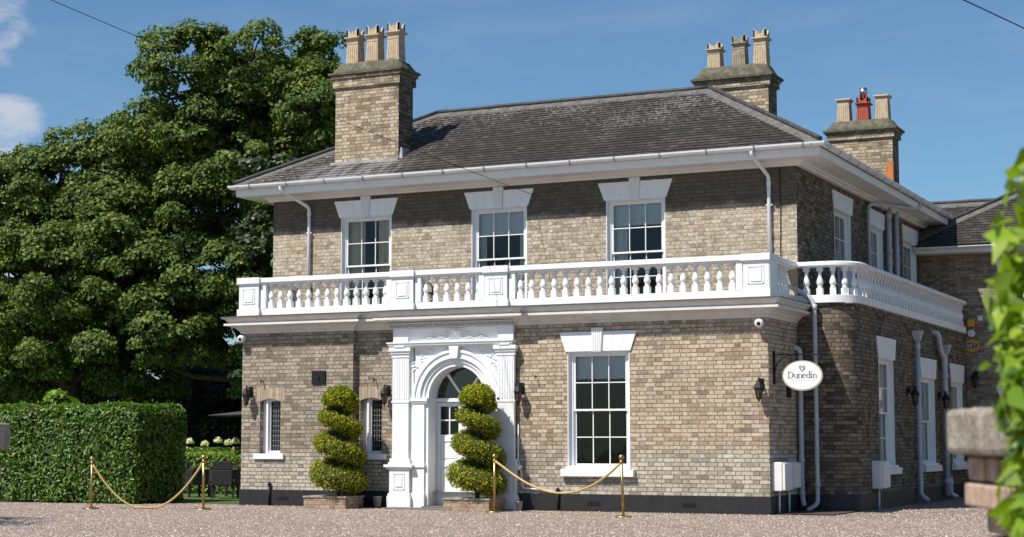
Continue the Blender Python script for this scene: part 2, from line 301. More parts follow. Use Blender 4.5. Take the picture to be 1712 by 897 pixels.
# ------------------------------------------------------------------ mesh helpers
class Fr:
    def __init__(s, O, U, Wd): s.O = Vector(O); s.U = Vector(U); s.W = Vector(Wd)
    def p(s, u, w, z): return s.O + s.U*u + s.W*w + Vector((0, 0, z))
FRONT = lambda y: Fr((0, y, 0), (1, 0, 0), (0, -1, 0))
SIDE = lambda x: Fr((x, 0, 0), (0, 1, 0), (1, 0, 0))
WORLD = Fr((0, 0, 0), (1, 0, 0), (0, 1, 0))
class MB:
    def __init__(s, fr=WORLD): s.v = []; s.f = []; s.uv = []; s.sm = []; s.fr = fr
    def P(s, u, w, z): s.v.append(tuple(s.fr.p(u, w, z))); return len(s.v)-1
    def face(s, idx, uv=None, sm=False): s.f.append(tuple(idx)); s.uv.append(uv); s.sm.append(sm)
    def quad(s, a, b, c, d, uv=None, sm=False):
        s.face([s.P(*a), s.P(*b), s.P(*c), s.P(*d)], uv, sm)
    def box(s, u0, u1, w0, w1, z0, z1):
        i = [s.P(u, w, z) for z in (z0, z1) for (u, w) in ((u0, w0), (u1, w0), (u1, w1), (u0, w1))]
        for q in ((0, 3, 2, 1), (4, 5, 6, 7), (0, 1, 5, 4), (1, 2, 6, 5), (2, 3, 7, 6), (3, 0, 4, 7)): s.face([i[k] for k in q])
        return s
    def prism(s, poly, w0, w1):      # poly in (u,z)
        a = [s.P(u, w0, z) for u, z in poly]; b = [s.P(u, w1, z) for u, z in poly]; n = len(poly)
        s.face(a); s.face(b[::-1])
        for k in range(n): s.face([a[k], b[k], b[(k+1) % n], a[(k+1) % n]])
        return s
    def hprism(s, poly, z0, z1):     # poly in (u,w)
        a = [s.P(u, w, z0) for u, w in poly]; b = [s.P(u, w, z1) for u, w in poly]; n = len(poly)
        s.face(a[::-1]); s.face(b)
        for k in range(n): s.face([a[k], a[(k+1) % n], b[(k+1) % n], b[k]])
        return s
    def frustum(s, u, w, z0, z1, h0, h1, d0=None, d1=None):
        d0 = h0 if d0 is None else d0; d1 = h1 if d1 is None else d1
        i = [s.P(u+a*h0, w+b*d0, z0) for a, b in ((-1, -1), (1, -1), (1, 1), (-1, 1))]
        j = [s.P(u+a*h1, w+b*d1, z1) for a, b in ((-1, -1), (1, -1), (1, 1), (-1, 1))]
        s.face(i[::-1]); s.face(j)
        for k in range(4): s.face([i[k], i[(k+1) % 4], j[(k+1) % 4], j[k]])
        return s
    def lathe(s, u, w, prof, n=10, sm=True, ph=0.):
        rings = []
        for r, z in prof:
            rings.append([s.P(u+r*math.cos(ph+2*math.pi*k/n), w+r*math.sin(ph+2*math.pi*k/n), z) for k in range(n)])
        for a, b in zip(rings, rings[1:]):
            for k in range(n): s.face([a[k], a[(k+1) % n], b[(k+1) % n], b[k]], None, sm)
        s.face(rings[0][::-1]); s.face(rings[-1]); return s
    def tube(s, pts, r, n=8, cap=True, sm=True, uv=False):
        pts = [s.fr.p(*p) for p in pts]; rr = r if isinstance(r, (list, tuple)) else [r]*len(pts)
        rings = []; up0 = None; L = 0; Ls = []
        for k, p in enumerate(pts):
            d = (pts[min(k+1, len(pts)-1)]-pts[max(k-1, 0)]).normalized()
            if up0 is None: up0 = Vector((0, 0, 1)) if abs(d.z) < .9 else Vector((1, 0, 0))
            a = d.cross(up0).normalized(); b_ = a.cross(d).normalized(); up0 = b_
            if k: L += (pts[k]-pts[k-1]).length
            Ls.append(L)
            ring = []
            for j in range(n):
                q = p+(a*math.cos(2*math.pi*j/n)+b_*math.sin(2*math.pi*j/n))*rr[k]; s.v.append(tuple(q)); ring.append(len(s.v)-1)
            rings.append(ring)
        for k in range(len(rings)-1):
            a, b_ = rings[k], rings[k+1]
            for j in range(n):
                U = [(Ls[k], j/n), (Ls[k], (j+1)/n), (Ls[k+1], (j+1)/n), (Ls[k+1], j/n)] if uv else None
                s.face([a[j], a[(j+1) % n], b_[(j+1) % n], b_[j]], U, sm)
        if cap: s.face(rings[0][::-1]); s.face(rings[-1])
        return s
    def sweep(s, path, prof, closed=True, sm=False, capends=True):
        """profile (out, z) along a plan path; out is to the right of the path"""
        n = len(path); P = [Vector((a, b)) for a, b in path]; rings = []
        for k in range(n):
            dn = []
            if k > 0: dn.append((P[k]-P[k-1]).normalized())
            if k < n-1: dn.append((P[k+1]-P[k]).normalized())
            nn = [Vector((d.y, -d.x)) for d in dn]
            m = nn[0] if len(nn) == 1 else (nn[0]+nn[1])/(1+nn[0].dot(nn[1]))
            rings.append([s.P(P[k].x+m.x*o, P[k].y+m.y*o, z) for o, z in prof])
        q = len(prof)
        for a, b in zip(rings, rings[1:]):
            for j in range(q if closed else q-1): s.face([a[j], b[j], b[(j+1) % q], a[(j+1) % q]], None, sm)
        if closed and capends: s.face(rings[0]); s.face(rings[-1][::-1])
        return s
    def build(s, name, mat, parent=None, props=None, recalc=True, bevel=0.):
        me = bpy.data.meshes.new(name); me.from_pydata(s.v, [], s.f)
        uvl = me.uv_layers.new(name='UVMap'); V = s.v
        for poly, uv in zip(me.polygons, s.uv):
            if uv is None:
                nx, ny, nz = poly.normal
                if abs(nz) > .8: uv = [(V[i][0], V[i][1]) for i in poly.vertices]
                elif abs(ny) > abs(nx): uv = [(V[i][0], V[i][2]) for i in poly.vertices]
                else: uv = [(V[i][1], V[i][2]) for i in poly.vertices]
            for li, c in zip(poly.loop_indices, uv): uvl.data[li].uv = c
        me.polygons.foreach_set('use_smooth', s.sm)
        if recalc:
            import bmesh
            bm = bmesh.new(); bm.from_mesh(me); bmesh.ops.recalc_face_normals(bm, faces=bm.faces); bm.to_mesh(me); bm.free()
        me.materials.append(mat); me.update()
        return link(name, me, parent, props, bevel)
def link(name, me, parent=None, props=None, bevel=0.):
    o = bpy.data.objects.new(name, me); col.objects.link(o)
    if parent is not None:
        o.parent = parent; o.matrix_parent_inverse = parent_world(parent).inverted()
    for k, v in (props or {}).items(): o[k] = v
    if bevel:
        b = o.modifiers.new('bevel', 'BEVEL'); b.width = bevel; b.segments = 2; b.limit_method = 'ANGLE'; b.harden_normals = False
    return o
from mathutils import Matrix, Euler
def parent_world(o):
    m = Matrix.LocRotScale(o.location, o.rotation_euler, o.scale)
    return (parent_world(o.parent) @ o.matrix_parent_inverse @ m) if o.parent else m
def thing(name, label, cat, loc=(0, 0, 0), group=None):
    o = bpy.data.objects.new(name, None); col.objects.link(o); o.location = loc; o.empty_display_size = .3
    o['label'] = label; o['category'] = cat
    if group: o['group'] = group
    return o
def lab(label, cat, group=None):
    d = {'label': label, 'category': cat}
    if group: d['group'] = group
    return d
def copy_tree(o, parent=None):
    c = o.copy(); col.objects.link(c)
    if parent is not None: c.parent = parent
    for ch in [x for x in kids.get(o.name, [])]: copy_tree(ch, c)
    return c
kids = {}
def register():      # children lists of the originals, gathered once before copying
    kids.clear()
    for o in list(col.objects):
        if o.parent: kids.setdefault(o.parent.name, []).append(o)
def leafcloud(name, pos, nrm, size, mat, parent=None, props=None, aspect=.6, jit=.6, fold=.18, droop=0.):
    n = len(pos); pos = np.asarray(pos); nrm = np.asarray(nrm)+rng.normal(0, jit, (n, 3)); nrm /= np.linalg.norm(nrm, axis=1)[:, None]+1e-9
    a = rng.normal(0, 1, (n, 3)); a[:, 2] -= droop; a -= nrm*(a*nrm).sum(1)[:, None]; a /= np.linalg.norm(a, axis=1)[:, None]+1e-9
    b = np.cross(nrm, a); L = (size*rng.uniform(.65, 1.25, n))[:, None]
    v = np.stack([pos-a*L*.5, pos+b*L*.5*aspect+nrm*L*fold*.5, pos+a*L*.5, pos-b*L*.5*aspect+nrm*L*fold*.5], 1).reshape(-1, 3)
    k = np.arange(n)*4
    f = np.stack([k, k+1, k+2, k, k+2, k+3], 1).reshape(-1)
    me = bpy.data.meshes.new(name); me.vertices.add(n*4); me.vertices.foreach_set('co', v.astype('f').ravel())
    me.loops.add(n*6); me.loops.foreach_set('vertex_index', f.astype('i'))
    me.polygons.add(n*2); me.polygons.foreach_set('loop_start', np.arange(0, n*6, 3, dtype='i')); me.polygons.foreach_set('loop_total', np.full(n*2, 3, dtype='i'))
    me.materials.append(mat); me.update(calc_edges=True)
    return link(name, me, parent, props)
def unit(n):
    d = rng.normal(0, 1, (n, 3)); return d/np.linalg.norm(d, axis=1)[:, None]

# ================================================================== SETTING
g = MB(); g.quad((-400, -120, 0), (400, -120, 0), (400, 900, 0), (-400, 900, 0)); g.build('ground', M['field'], None, {'kind': 'structure'}, recalc=False)
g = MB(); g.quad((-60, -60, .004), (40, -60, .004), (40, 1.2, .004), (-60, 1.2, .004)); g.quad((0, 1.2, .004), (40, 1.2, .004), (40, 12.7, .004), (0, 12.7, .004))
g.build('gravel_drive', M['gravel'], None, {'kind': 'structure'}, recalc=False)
g = MB(); g.quad((-60, 1.0, .010), (-11.3, .35, .010), (-11.3, 24, .010), (-60, 24, .010)); g.build('lawn', M['lawn'], None, {'kind': 'structure'}, recalc=False)
# loose stones on the drive
n = 60000
d = rng.uniform(19, 37, n); lat = rng.uniform(-.33, .33, n)*d
px = CAM.x+FV.x*d+RV.x*lat; py = CAM.y+FV.y*d+RV.y*lat
ok = ((py < -.02) | ((px > 1.1) & (py < 12.6))); ok &= ~((px > -7.6) & (px < -5) & (py > -.75))
px, py = px[ok], py[ok]; n = len(px); r = rng.uniform(.006, .016, n)*np.where(rng.random(n) < .04, 1.7, 1)
base = np.array([(1, 0, 0), (0, 1, 0), (-1, 0, 0), (0, -1, 0), (0, 0, 1.)]); ang = rng.uniform(0, 6.28, n)
ca, sa = np.cos(ang), np.sin(ang); V = np.zeros((n, 5, 3)); sq = rng.uniform(.6, 1.3, (n, 5))
V[:, :, 0] = px[:, None]+r[:, None]*sq*(base[None, :, 0]*ca[:, None]-base[None, :, 1]*sa[:, None])
V[:, :, 1] = py[:, None]+r[:, None]*sq*(base[None, :, 0]*sa[:, None]+base[None, :, 1]*ca[:, None])
V[:, :, 2] = .004+base[None, :, 2]*r[:, None]*rng.uniform(.6, 1.1, (n, 1))
k = np.arange(n)[:, None]*5; F_ = np.concatenate([k+np.array([[0, 1, 4, 1, 2, 4, 2, 3, 4, 3, 0, 4]])], 1).ravel()
me = bpy.data.meshes.new('gravel_stones'); me.vertices.add(n*5); me.vertices.foreach_set('co', V.astype('f').ravel())
me.loops.add(n*12); me.loops.foreach_set('vertex_index', F_.astype('i')); me.polygons.add(n*4)
me.polygons.foreach_set('loop_start', np.arange(0, n*12, 3, dtype='i')); me.polygons.foreach_set('loop_total', np.full(n*4, 3, dtype='i'))
me.materials.append(M['stones']); me.update(calc_edges=True)
link('gravel_stones', me, None, {'kind': 'stuff', 'label': 'loose pinkish gravel stones scattered over the drive', 'category': 'gravel'})

# ================================================================== HOUSE
H = thing('country_house', 'two-storey buff brick country house with slate hipped roof and white balustraded balcony', 'house', (-5.6, 6, 0))
def wallseg(mb, fr, u0, u1, z0, z1, holes=(), rev=.12, uo=0.):
    mb.fr = fr
    us = sorted({u0, u1, *[h[0] for h in holes], *[h[1] for h in holes]}); zs = sorted({z0, z1, *[h[2] for h in holes], *[h[3] for h in holes]})
    for a, b in zip(us, us[1:]):
        for c, d in zip(zs, zs[1:]):
            if any(h[0]-1e-6 <= a and b <= h[1]+1e-6 and h[2]-1e-6 <= c and d <= h[3]+1e-6 for h in holes): continue
            mb.quad((a, 0, c), (b, 0, c), (b, 0, d), (a, 0, d), [(uo+a, c), (uo+b, c), (uo+b, d), (uo+a, d)])
    for h in holes:
        a, b, c, d = h[:4]; r = h[4] if len(h) > 4 else rev
        mb.quad((a, 0, c), (a, -r, c), (a, -r, d), (a, 0, d), [(0, c), (r, c), (r, d), (0, d)])
        mb.quad((b, -r, c), (b, 0, c), (b, 0, d), (b, -r, d), [(0, c), (r, c), (r, d), (0, d)])
        mb.quad((a, 0, d), (a, -r, d), (b, -r, d), (b, 0, d), [(a, 0), (a, r), (b, r), (b, 0)])
        mb.quad((a, -r, c), (a, 0, c), (b, 0, c), (b, -r, c), [(a, 0), (a, r), (b, r), (b, 0)])
XL, XU, XS, YU, YS, YW = -11.25, .02, 1.08, 1.90, 1.85, 12.64
XM = -11.79      # left end of the taller main block, set back behind the front range
F0, FC, FU, FS, FW = FRONT(0), FRONT(.14), FRONT(YU), FRONT(YS), FRONT(YW)
S0, SU, SS = SIDE(0), SIDE(XU), SIDE(XS)
GW = [(-3.92, -2.66, .76, 2.985)]
UWX = [(-10.066, -8.814), (-6.916, -5.644), (-3.9, -2.638)]
SUY = [(4.588, 5.963), (7.522, 8.794), (10.805, 12.221)]
SGY = [(3.72, 5.00, 2.93), (7.50, 8.90, 2.68), (10.70, 12.05, 2.68)]
w = MB(); wallseg(w, F0, XL, -8.60, .3236, 3.56, [(-10.80, -10.30, 1.05, 2.20, .16)]); 
w.fr = SIDE(-8.60); w.quad((0, 0, .3236), (.14, 0, .3236), (.14, 0, 3.56), (0, 0, 3.56))
wallseg(w, FC, -8.60, -5.05, .3236, 3.56, [(-8.50, -8.00, 1.05, 2.20, .16), (-7.2, -5.3, .3236, 3.1, .3)])
w.fr = WORLD; w.quad((XL, 0, .0), (XL, 1.9, .0), (XL, 1.9, 3.56), (XL, 0, 3.56), [(0, 0), (1.9, 0), (1.9, 3.56), (0, 3.56)]); w.quad((XM, 1.9, .0), (XM, 14.2, .0), (XM, 14.2, 6.74), (XM, 1.9, 6.74), [(0, 0), (12, 0), (12, 6.7), (0, 6.7)]); w.quad((XM, 1.9, .0), (XL, 1.9, .0), (XL, 1.9, 3.7), (XM, 1.9, 3.7))
w.build('wall', M['brick_l'], H, recalc=False)
w = MB(); wallseg(w, F0, -5.05, 0, .3236, 3.56, GW, .14); w.build('wall', M['brick_r'], H, recalc=False)
w = MB(); w.fr = S0; w.quad((0, 0, .3236), (1.85, 0, .3236), (1.85, 0, 3.56), (0, 0, 3.56), [(.1, .3236), (1.95, .3236), (1.95, 3.56), (.1, 3.56)]); w.build('wall', M['brick_r'], H, recalc=False)
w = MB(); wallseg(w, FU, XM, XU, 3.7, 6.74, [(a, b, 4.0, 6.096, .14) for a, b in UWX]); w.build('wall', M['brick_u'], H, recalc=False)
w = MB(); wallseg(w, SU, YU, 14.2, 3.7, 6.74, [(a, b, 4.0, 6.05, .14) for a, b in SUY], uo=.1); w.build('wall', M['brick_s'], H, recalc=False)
# side block with rounded corner
w = MB(); w.fr = FS; w.quad((0, 0, .30), (.58, 0, .30), (.58, 0, 3.9), (0, 0, 3.9))
R5 = .5; arc = [(.58+R5*math.sin(a), 2.35-R5*math.cos(a)) for a in np.linspace(0, math.pi/2, 13)]
w.fr = WORLD; L = .58
for (a, b), (c, d_) in zip(arc, arc[1:]):
    l = math.hypot(c-a, d_-b)
    w.quad((a, b, .30), (c, d_, .30), (c, d_, 3.9), (a, b, 3.9), [(L, .3), (L+l, .3), (L+l, 3.9), (L, 3.9)], True); L += l
wallseg(w, SS, 2.35, YW, .30, 3.9, [(a, b, .80, t_, .14) for a, b, t_ in SGY], uo=L-2.35)
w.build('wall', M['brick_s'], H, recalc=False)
# rear wing facing front
w = MB(); wallseg(w, FW, XU, 8, .0, 6.0, [(1.95, 2.95, 4.0, 5.30, .12), (1.90, 2.95, .9, 2.30, .12)]); w.build('wall', M['brick_w'], H, recalc=False)
# black painted plinth (tar band)
pl = [(0, .0), (.018, .0), (.018, .3236), (0, .3236)]
w = MB(); w.sweep([(XL, 1.88), (XL, 0), (-8.6, 0), (-8.6, .14), (-7.72, .14)], pl); w.sweep([(-5.0, 0), (0, 0), (0, YS), (.58, YS)]+arc[1:]+[(XS, YW)], pl)
w.build('plinth', M['black'], H)
for a, fr in ((-3.38, F0), (-1.52, F0), (-10.2, F0)):   # air bricks
    w = MB(fr); w.box(a-.13, a+.13, .018, .026, .12, .19)
    for k in range(6): w.box(a-.12+k*.04, a-.10+k*.04, .026, .03, .13, .18)
    w.build('air_brick', M['iron'], H)
# inner shell: floors, partitions
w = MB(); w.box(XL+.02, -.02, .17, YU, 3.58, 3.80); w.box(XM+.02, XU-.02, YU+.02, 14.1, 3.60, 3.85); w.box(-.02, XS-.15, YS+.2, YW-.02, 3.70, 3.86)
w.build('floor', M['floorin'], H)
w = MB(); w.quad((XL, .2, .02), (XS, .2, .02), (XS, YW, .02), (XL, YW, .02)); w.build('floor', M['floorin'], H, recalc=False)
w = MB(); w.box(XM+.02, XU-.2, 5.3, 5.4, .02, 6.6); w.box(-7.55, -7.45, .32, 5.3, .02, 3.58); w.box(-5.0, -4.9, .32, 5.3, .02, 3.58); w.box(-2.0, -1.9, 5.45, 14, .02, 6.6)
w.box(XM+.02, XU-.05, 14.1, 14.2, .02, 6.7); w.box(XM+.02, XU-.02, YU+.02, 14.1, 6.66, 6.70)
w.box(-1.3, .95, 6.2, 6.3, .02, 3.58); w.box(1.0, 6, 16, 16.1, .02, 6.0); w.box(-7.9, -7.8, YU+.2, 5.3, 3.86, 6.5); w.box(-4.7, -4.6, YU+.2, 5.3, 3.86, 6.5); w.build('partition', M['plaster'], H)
w = MB(FRONT(1.5)); w.quad((-7.45, 0, .02), (-5.0, 0, .02), (-5.0, 0, 3.5), (-7.45, 0, 3.5)); w.build('partition', M['brick_l'], H, recalc=False)
# ------------------------------------------------------------------ cornice and balcony
fp = [(XL, 1.88), (XL, 0), (-8.60, 0), (-8.60, .10), (-7.66, .10), (-7.66, -.06), (-5.0, -.06), (-5.0, 0), (0, 0), (0, YS-.02)]
w = MB(); w.sweep(fp, [(-.05, 3.51), (.03, 3.51), (.035, 3.555), (.07, 3.575), (.10, 3.615), (.16, 3.645), (.255, 3.665), (.285, 3.672), (.285, 3.715), (.20, 3.72), (.235, 3.755), (.265, 3.80), (.325, 3.815), (.33, 3.845), (-.05, 3.86)])
w.build('cornice', M['cornice'], H)
w = MB(); w.sweep(fp, [(.0, 3.856), (.345, 3.840), (.345, 3.852), (.02, 3.888), (.0, 3.888)]); w.build('lead_flashing', M['darklead'], H)
bal = bpy.data.objects.new('balustrade', None); bal = None
PEDS = [(-11.38, -10.88), (-7.74, -7.24), (-5.68, -5.18), (-.46, .04)]
BF = FRONT(.06)     # balustrade front face plane; w outwards
w = MB(BF)
w.box(-11.36, .02, -.20, .0, 3.886, 4.025)
w.box(-11.38, .045, -.22, .045, 4.565, 4.66); w.box(-11.36, .02, -.20, .015, 4.535, 4.565)
w.fr = S0
w.box(.46, 1.80, -.20, .0, 3.886, 4.025); w.box(.46, 1.86, -.22, .045, 4.565, 4.66); w.box(.46, 1.80, -.20, .015, 4.535, 4.565)
w.fr = WORLD
sp = [(.02, YS-.02), (.58, YS-.02)]+[(.58+(R5+.02)*math.sin(a), 2.35-(R5+.02)*math.cos(a)) for a in np.linspace(0, math.pi/2, 13)][1:]+[(XS+.02, YW-.3)]
w.sweep(sp, [(.05, 3.885), (.05, 4.03), (-.17, 4.03), (-.17, 3.885)]); w.sweep(sp, [(.075, 4.585), (.075, 4.64), (.05, 4.665), (-.19, 4.665), (-.19, 4.565), (.03, 4.565)])
w.box(-11.36, -11.16, .26, 1.88, 3.886, 4.025); w.box(-11.38, -11.14, .26, 1.88, 4.565, 4.66)
BAL = w.build('balustrade', M['white'], H, bevel=.006)
def pedestal(u0, u1, fr=BF, depth=.30, halfl=True, halfr=True, x=0.):
    w = MB(fr)
    w.box(u0-.02, u1+.02, -depth, .075, 3.886, 4.025); w.box(u0+.01, u1-.01, -depth, .045, 4.025, 4.55); w.box(u0-.025, u1+.025, -depth-.02, .09, 4.55, 4.675)
    w.box(u0+.0, u1-.0, -depth, .055, 4.525, 4.55)
    a, b = u0+.10, u1-.10
    for q in ((a, b, 4.43, 4.445), (a, b, 4.125, 4.14), (a, a+.015, 4.125, 4.445), (b-.015, b, 4.125, 4.445)): w.box(q[0], q[1], .045, .056, q[2], q[3])
    w.box(a+.045, b-.045, .045, .060, 4.17, 4.40)
    for on_, c, d in ((halfl, u0-.14, u0-.02), (halfr, u1+.02, u1+.14)):
        if on_: w.box(c, d, -.19, .004, 4.025, 4.537)
    w.build('pedestal', M['white'], BAL)
for k, (a, b) in enumerate(PEDS): pedestal(a, b, depth=.46 if k in (0, 3) else .26, halfl=k > 0, halfr=k < 3)
w = MB(S0)  # corner pedestal's side face panel
w.box(.03, .40, .0, .046, 4.025, 4.55); w.box(.40, .52, -.16, .004, 4.025, 4.537); w.build('pedestal', M['white'], BAL)
BP = [(.040, 4.165), (.052, 4.175), (.052, 4.19), (.036, 4.20), (.050, 4.225), (.062, 4.255), (.064, 4.285), (.055, 4.325), (.040, 4.365), (.029, 4.40), (.027, 4.425), (.040, 4.435), (.040, 4.447), (.030, 4.455), (.036, 4.475), (.048, 4.49)]
def baluster_mesh():
    w = MB(WORLD); w.box(-.056, .056, -.056, .056, 4.024, 4.165); w.lathe(0, 0, BP, 12); w.box(-.052, .052, -.052, .052, 4.49, 4.566)
    return w.build('baluster', M['white'], BAL)
bl0 = baluster_mesh(); first = True
def put_bal(x, y, rz=0.):
    global first
    o = bl0 if first else bl0.copy()
    if not first: col.objects.link(o)
    first = False; o.location = (x, y, 0)
    o.matrix_parent_inverse = parent_world(BAL).inverted(); o.rotation_euler = (0, 0, rz)
for a, b, n in ((-10.66, -7.95, 13), (-7.03, -5.86, 6), (-4.96, -.70, 19)):
    for k in range(n): put_bal(a+(b-a)*(k)/(n-1), .16)
for k in range(5): put_bal(-.10, .68+k*.20)
sl_, pr = 0, None
pathc = [(x_-0, y_) for x_, y_ in sp]
tot = []; acc = 0
for a, b in zip(pathc, pathc[1:]): tot.append((acc, a, b)); acc += math.dist(a, b)
nb = 44
for k in range(nb):
    s_ = .17+(acc-.25)*k/(nb-1)
    for a0, a, b in tot:
        l = math.dist(a, b)
        if a0 <= s_ <= a0+l+1e-6:
            t_ = (s_-a0)/l; dx, dy = (b[0]-a[0])/l, (b[1]-a[1])/l
            put_bal(a[0]+(b[0]-a[0])*t_-dy*.06*1, a[1]+(b[1]-a[1])*t_+dx*.06*1, math.atan2(dy, dx)); break
# ------------------------------------------------------------------ windows
def sash(name, w_, z0, z1, cols, rows, u0, u1, wd, parent, bar=.018, stile=.045):
    w = MB(w_)
    w.box(u0, u0+stile, wd-.035, wd, z0, z1); w.box(u1-stile, u1, wd-.035, wd, z0, z1)
    w.box(u0+stile, u1-stile, wd-.035, wd, z0, z0+stile*.8); w.box(u0+stile, u1-stile, wd-.035, wd, z1-stile*.8, z1)
    for k in range(1, cols): c = u0+stile+(u1-u0-2*stile)*k/cols; w.box(c-bar/2, c+bar/2, wd-.03, wd-.004, z0+stile*.8, z1-stile*.8)
    for k in range(1, rows): c = z0+(z1-z0)*k/rows; w.box(u0+stile, u1-stile, wd-.031, wd-.005, c-bar/2, c+bar/2)
    w.build(name, M['white'], parent)
def wavy(w_, u0, u1, z0, z1, wd, amp=.025, period=.11, taper=0.):
    w = MB(w_); n = 28; pr = None
    for k in range(n+1):
        u = u0+(u1-u0)*k/n; o = amp*math.sin((u-u0)/period*2*math.pi)
        c = (w.P(u, wd+o, z0), w.P(u0+(u-u0)*(1-taper), wd+o, z1))
        if pr: w.face([pr[0], c[0], c[1], pr[1]], None, True)
        pr = c
    return w
def window(fr, u0, u1, z0, z1, lin=(.13, .35), sill=True, cols=3, rows=2, key=True, blind=0., curt=None, jamb=.055, head=None, mid=None, ws=.0, open_=0., lintelw=.03, silld=.11):
    w = MB(fr); j = jamb
    w.box(u0, u0+.018, -.15, -.004, z0, z1); w.box(u1-.018, u1, -.15, -.004, z0, z1); w.box(u0+.018, u1-.018, -.15, -.004, z1-.02, z1)
    w.box(u0+.018, u0+j+.02, -.20, -.09, z0, z1-.02); w.box(u1-j-.02, u1-.018, -.20, -.09, z0, z1-.02); w.box(u0+j+.02, u1-j-.02, -.20, -.09, z1-.06, z1-.02)
    w.box(u0+.018, u1-.018, -.20, -.02, z0, z0+.05)
    wn_ = w.build('window', M['white'], H)
    a, b, c, d = u0+j+.02, u1-j-.02, z0+.05, z1-.06
    mz = (c+d)/2 if mid is None else mid
    sash('upper_sash', fr, mz-.02, d, cols, rows, a, b, -.105, wn_); sash('lower_sash', fr, c, mz+.02, cols, rows, a, b, -.145, wn_)
    w = MB(fr); w.quad((a+.02, -.122, mz), (b-.02, -.122, mz), (b-.02, -.122, d-.02), (a+.02, -.122, d-.02)); w.quad((a+.02, -.163, c+.02), (b-.02, -.163, c+.02), (b-.02, -.163, mz), (a+.02, -.163, mz)); w.build('pane', M['glass'], wn_, recalc=False)
    if lin:
        fl, h = lin; w = MB(fr); nv = 7; zb, zt = z1-.005, z1+h; ua, ub = u0-.03, u1+.03
        for k in range(nv):
            t0, t1 = k/nv, (k+1)/nv; g_ = .003
            if key and k == nv//2: continue
            w.prism([(ua+(ub-ua)*t0+g_, zb), (ua+(ub-ua)*t1-g_, zb), (ua-fl+(ub-ua+2*fl)*t1-g_, zt), (ua-fl+(ub-ua+2*fl)*t0+g_, zt)], -.02, lintelw)
        w.prism([(ua, zb+.004), (ub, zb+.004), (ub+fl, zt-.004), (ua-fl, zt-.004)], -.02, lintelw-.006)
        if key:
            cx = (u0+u1)/2; w.prism([(cx-.085, zb-.02), (cx+.085, zb-.02), (cx+.115, zt+.07), (cx-.115, zt+.07)], -.02, lintelw+.03)
            for k in range(5): o_ = -.075+k*.0375; w.prism([(cx+o_*.9-.009, zb), (cx+o_*.9+.009, zb), (cx+o_*1.2+.009, zt+.06), (cx+o_*1.2-.009, zt+.06)], lintelw+.03, lintelw+.042)
        w.build('lintel', M['white'], wn_)
    if sill:
        w = MB(fr); w.prism([(u0-.10, z0-.15), (u1+.10, z0-.15), (u1+.10, z0-.02), (u0-.10, z0-.02)], -.02, silld); w.prism([(u0-.02, z0-.02), (u1+.02, z0-.02), (u1+.02, z0+.03), (u0-.02, z0+.03)], -.06, silld-.05)
        w.build('sill', M['white'], wn_, bevel=.006)
    if blind:
        w = MB(fr); n = 24; zb = d-(d-c)*blind; pr = None
        for k in range(n+1):
            u = a+(b-a)*k/n; pr2 = (w.P(u, -.20, d+.03), w.P(u, -.21, zb+.10), w.P(u, -.195, zb+.02+(.018 if k % 2 else 0)))
            if pr: w.face([pr[1], pr2[1], pr2[0], pr[0]]); w.face([pr[2], pr2[2], pr2[1], pr[1]])
            pr = pr2
        for q in (.12, .26): w.box(a, b, -.197, -.187, zb+q, zb+q+.012)
        w.build('blind', M['blind'], wn_, recalc=False)
    if curt:
        for side, fw, mt in curt:
            x0, x1 = (a-.04, a+(b-a)*fw) if side == 'l' else (b-(b-a)*fw, b+.04)
            wavy(fr, x0, x1, c, d+.02, -.235).build('curtain', M[mt], wn_, recalc=False)
    return wn_
window(F0, -3.92, -2.66, .80, 2.985, lin=(.12, .36), blind=.235, jamb=.06)
window(FU, *UWX[0], 4.0, 6.096, sill=False, curt=[('l', .36, 'curtainb'), ('r', .34, 'curtainb')])
window(FU, *UWX[1], 4.0, 6.096, sill=False, blind=.26, curt=[('l', .14, 'curtain'), ('r', .17, 'curtain')])
window(FU, *UWX[2], 4.0, 6.096, sill=False, blind=.24, curt=[('l', .27, 'curtain')])
for a, b in SUY: window(SU, a, b, 4.0, 6.05, lin=(.09, .36), sill=False, key=False, cols=3, curt=[('r', .2, 'curtain')])
for k, (a, b, t_) in enumerate(SGY): window(SS, a, b, .80, t_, lin=(.12, .42), key=False, cols=3, rows=2 if k == 0 else 1, curt=[('l', .2, 'curtain'), ('r', .25, 'curtain')])
window(FW, 1.95, 2.95, 4.0, 5.30, lin=(.12, .36), key=False, cols=2, sill=False, blind=.3)
window(FW, 1.90, 2.95, .9, 2.30, lin=(.10, .30), key=False, cols=2)
